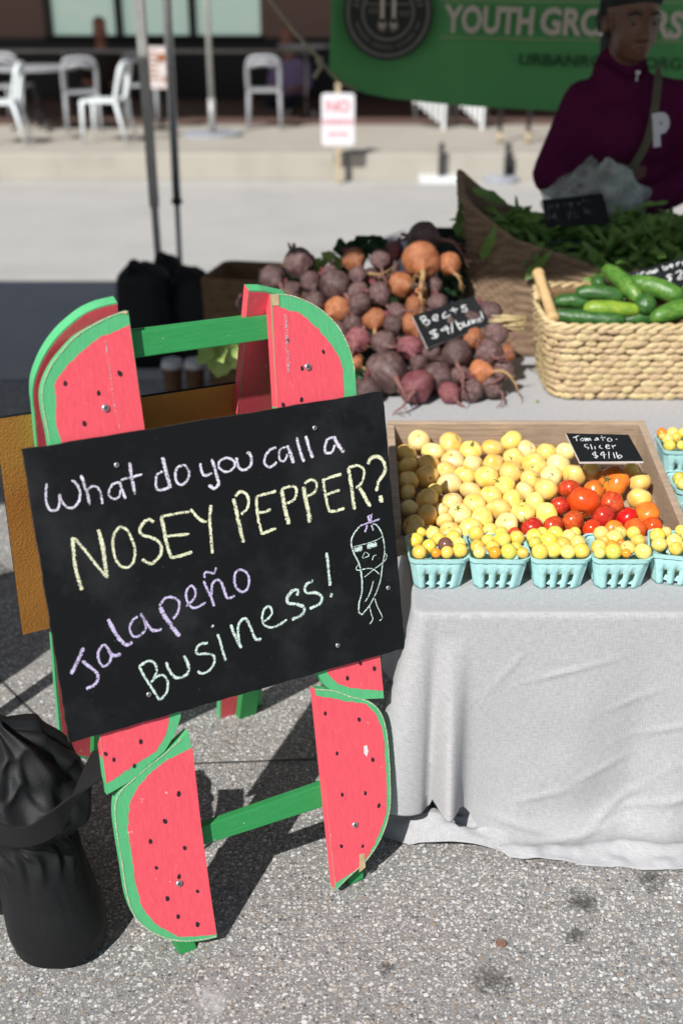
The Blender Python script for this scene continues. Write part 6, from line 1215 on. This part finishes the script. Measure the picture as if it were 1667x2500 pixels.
# rails and legs of the front frame
def bar(a, b, c, d, pp, nrm, th_, name, mat='rail', bev=.002):     # quad in pixels on a plane, pushed back
    mb = MB(); mb.prism([pl(*q, pp, nrm) for q in (a, b, c, d)], -nrm * th_); return obj(name, mb, mat, sign, bevel=bev)
r6 = cv(0, 680, 1.568); PR = PP - SN * (ST + .0006)
bar(r6(268, 232), r6(1120, 127), r6(1120, 220), r6(280, 337), PR, SN, .019, 'top_rail'); bar(r6(258, 226), r6(1120, 118), r6(1120, 205), r6(270, 325), PR - SN * .0215, SN, .021, 'top_rail')
bar(r7(560, 1045), r7(1330, 775), r7(1336, 862), r7(572, 1108), PR, SN, .02, 'bottom_rail')
bar(r7(505, 1000), r7(610, 1000), r7(757, 1442), r7(688, 1460), PR, SN, .03, 'frame_leg'); bar(r7(1310, 700), r7(1380, 700), r7(1392, 1168), r7(1338, 1195), PR, SN, .03, 'frame_leg')
bar(t7(700, 620), t7(1060, 560), (330, 1250), (260, 1270), PR, SN, .018, 'frame_leg'); bar((745, 760), (800, 790), (800, 1120), (760, 1130), PR, SN, .018, 'frame_leg')
# rear frame: leans the other way, hinged at the top
lb = R(19.6); vb = V((0, 0, 1)) * math.cos(lb) - nbk * math.sin(lb); NB = u0.cross(vb).normalized(); g0 = gz(450, 2322) + nbk * .62; RP = g0
rl_out = smo([t7(*q) for q in ((1112, 190), (900, 240), (700, 330), (520, 470), (380, 610), (260, 780), (170, 960), (110, 1150), (100, 1330), (120, 1510), (150, 1890))]) + [(105, 1180), (300, 1160), t7(1130, 400)]
q0, Pq, _ = slice_('watermelon_slice', rl_out, [(x + (3 if x < 200 else 0), y + 4) for x, y in rl_out], RP, NB, ST, sign)
rr_out = [(608, 709), (640, 709), (700, 722), (750, 760), (790, 830), (810, 920), (815, 1010), (580, 1012)]
q1, _, _ = slice_('watermelon_slice', rr_out, [(610, 713), (640, 713), (697, 726), (746, 764), (786, 834), (806, 922), (810, 1008), (583, 1010)], RP, NB, ST, sign); 
A, B = pl(608, 709, RP, NB), pl(580, 1012, RP, NB); mb = MB(); o_ = -u0; mb.prism([A + o_ * .0006 + NB * .0006, B + o_ * .0006 + NB * .0006, B + o_ * .0006 - NB * (ST - .0005), A + o_ * .0006 - NB * (ST - .0005)], u0 * .0005); obj('cut_side_paint', mb, 'pink', q1)
t9 = cv(0, 1680, 3.36)
lo_out = smo([(128, 1560), t9(462, 0), t9(480, 200), t9(500, 420), t9(540, 510), t9(620, 560), t9(740, 580), t9(830, 584)], 3) + [(262, 1560)]
slice_('watermelon_slice', lo_out, [(135, 1562)] + [t9(*q) for q in ((480, 0), (500, 200), (522, 410), (560, 495), (640, 545), (740, 566), (826, 572))] + [(258, 1562)], RP, NB, ST, sign)
slice_('watermelon_slice', [(540, 1560), (640, 1540), (640, 1755), (590, 1778), (537, 1768)], [(544, 1564), (600, 1552), (585, 1770), (540, 1764)], RP, NB, ST, sign)
def rbar(a, b, c, d, off, th_, name, mat='rail'):
    mb = MB(); mb.prism([pl(*q, RP + NB * off, NB) for q in (a, b, c, d)], -NB * th_); return obj(name, mb, mat, sign, bevel=.0015)
rbar((702, 850), (730, 850), (622, 1782), (580, 1790), .004 + .02, .022, 'frame_leg'); rbar((258, 900), (284, 896), (247, 1850), (228, 1852), .024, .022, 'frame_leg')
rbar((255, 1150), (300, 1150), (262, 1562), (200, 1562), .0, ST, 'frame_leg', 'pink'); rbar((590, 1010), (680, 1010), (640, 1556), (570, 1560), .0, ST, 'frame_leg', 'pink')
BL_, TLq, TRq = [pl(x, y, RP - NB * (ST + .001), NB) for x, y in ((56, 1550), (-12, 1024), (585, 935))]
e1 = (TRq - TLq).normalized(); TR2 = TLq + e1 * .66; BR2 = BL_ + e1 * .66; mb = MB(); mb.prism([TLq, TR2, BR2, BL_], -NB * .006, 0, 1); tag(obj('rear_board', mb, ['canvas', 'board'], sign), 'orange canvas-like inside of the rear board')
# ------------------------------------------------------------------ black bags at lower left
bb = gz(126, 2400); bb.y -= .017; bag = empty('carry_bag', (bb.x, bb.y, 0), 'black nylon carry bag with a crumpled drawn top and wide strap', 'bag')
mb = MB(); rings = []; n, m = 150, 110; HB = .43
def lerpk(t, ks):
    for (a, va), (b, vb) in zip(ks, ks[1:]):
        if t <= b: k = (t - a) / (b - a); k = k * k * (3 - 2 * k); return va + (vb - va) * k
    return ks[-1][1]
for j in range(m + 1):
    t = j / m; r = []; w_ = .084 * lerpk(t, ((0, .70), (.05, .96), (.12, 1.02), (.45, .92), (.55, .86), (.68, 1.12), (.82, 1.0), (.93, .72), (1, .16)))
    soft = lerpk(t, ((0, .2), (.4, .6), (.55, .8), (1, 1))); gat = math.exp(-((t - .53) / .09) ** 2); topf = lerpk(t, ((0, 0), (.5, .0), (.66, 1), (1, 1)))
    for k in range(n):
        a = 2 * math.pi * k / n; ca, sa = math.cos(a), math.sin(a)
        wx = .7 * noise.noise(V((ca * 1.2, sa * 1.2, t * 4))); aw = a + wx * (.35 + .5 * topf) + t * 1.2 * topf
        f = .07 * soft * noise.noise(V((ca * 1.5, sa * 1.5, t * 2.4 + 2)))                                   # slack of the body
        f += .05 * (1 - 2 * abs(math.sin(aw * 2 + .6))) * lerpk(t, ((0, .0), (.3, .35), (.6, 1), (1, 1)))     # long soft folds
        f += .075 * gat * (1 - 2 * abs(math.sin(aw * 7.5 + 1.5 * noise.noise(V((ca * 3, sa * 3, 1))))))       # gathers at the drawstring
        f += topf * (.17 * (1 - 2.2 * abs(noise.noise(V((ca * 1.3 + 5, sa * 1.3, t * 4.2))))) + .11 * (1 - 2.2 * abs(noise.noise(V((ca * 2.6 + wx, sa * 2.6, t * 8 + 3))))))
        f += .012 * soft * (1 - 3 * abs(noise.noise(V((ca * 5 + t * 2, sa * 5, t * 9)))))
        zz = HB * t * (1 + .10 * topf * noise.noise(V((ca * 1.7, sa * 1.7, 8)))) + (.02 * topf * noise.noise(V((ca * 3, sa * 3, t * 6))))
        s_ = w_ * (1 + f); r.append(V((bb.x + s_ * ca * (1 + .1 * topf) - .085 * t ** 1.3, bb.y + .10 + s_ * sa * .95 + .06 * t, .004 + zz)))
    rings.append(r)
mb.loft(rings); obj('bag_body', mb, 'nylon', bag, True)
sp = [ay(-60, 2010, bb.y - .02), ay(20, 2040, bb.y - .012), ay(85, 2035, bb.y + .0), ay(140, 1998, bb.y + .025), ay(190, 1945, bb.y + .07), ay(232, 1885, bb.y + .14), ay(262, 1830, bb.y + .22)]
obj('strap', ribbon(sp, (0, 1, .25), .052, .003), 'strap', bag, 40)
b2_ = gz(-60, 2290); q = lump('side_bag', (b2_.x - .01, b2_.y + .12, .004), .2, .2, .36, 4.4, 'nylon', None, .8, .07, 48, 26); tag(q, 'second black bag mostly beyond the left picture edge', 'bag')
b3_ = V((-1.28, 2.0, 0)); q = lump('shadow_lump', (b3_.x, b3_.y, .004), .42, .4, .98, 9.4, 'nylon', None, .8, .05, 40, 22); tag(q, 'unseen tall black shape added beyond the left picture edge to cast a shadow', 'bag')  # unseen shape added to throw the ground shadow at left
# ------------------------------------------------------------------ small things on the ground
p = gz(1222, 2307); o = empty('coin', p, 'single brown copper coin lying on the pavement', 'coin'); mb = MB(); mb.tube([p + V((0, 0, .0032)), p + V((0, 0, .0048))], .0095, 28); obj('coin_disc', mb, 'penny', o, 40)
mb = MB(); mb.tube([p + V((0, 0, .0048)), p + V((0, 0, .0052))], [.0095, .0092], 28, cap=False); obj('coin_rim', mb, 'penny', o)
p = gz(1298, 985 , TT); mb = MB(); leafgeo(mb, p + V((0, 0, .002)), V((1, .3, 0)), V((0, 0, 1)), .02, .008, 3); tag(obj('leaf_scrap', mb, 'chard', None, True, nrm=False), 'tiny green leaf scrap on the cloth beside the rush basket', 'leaf')
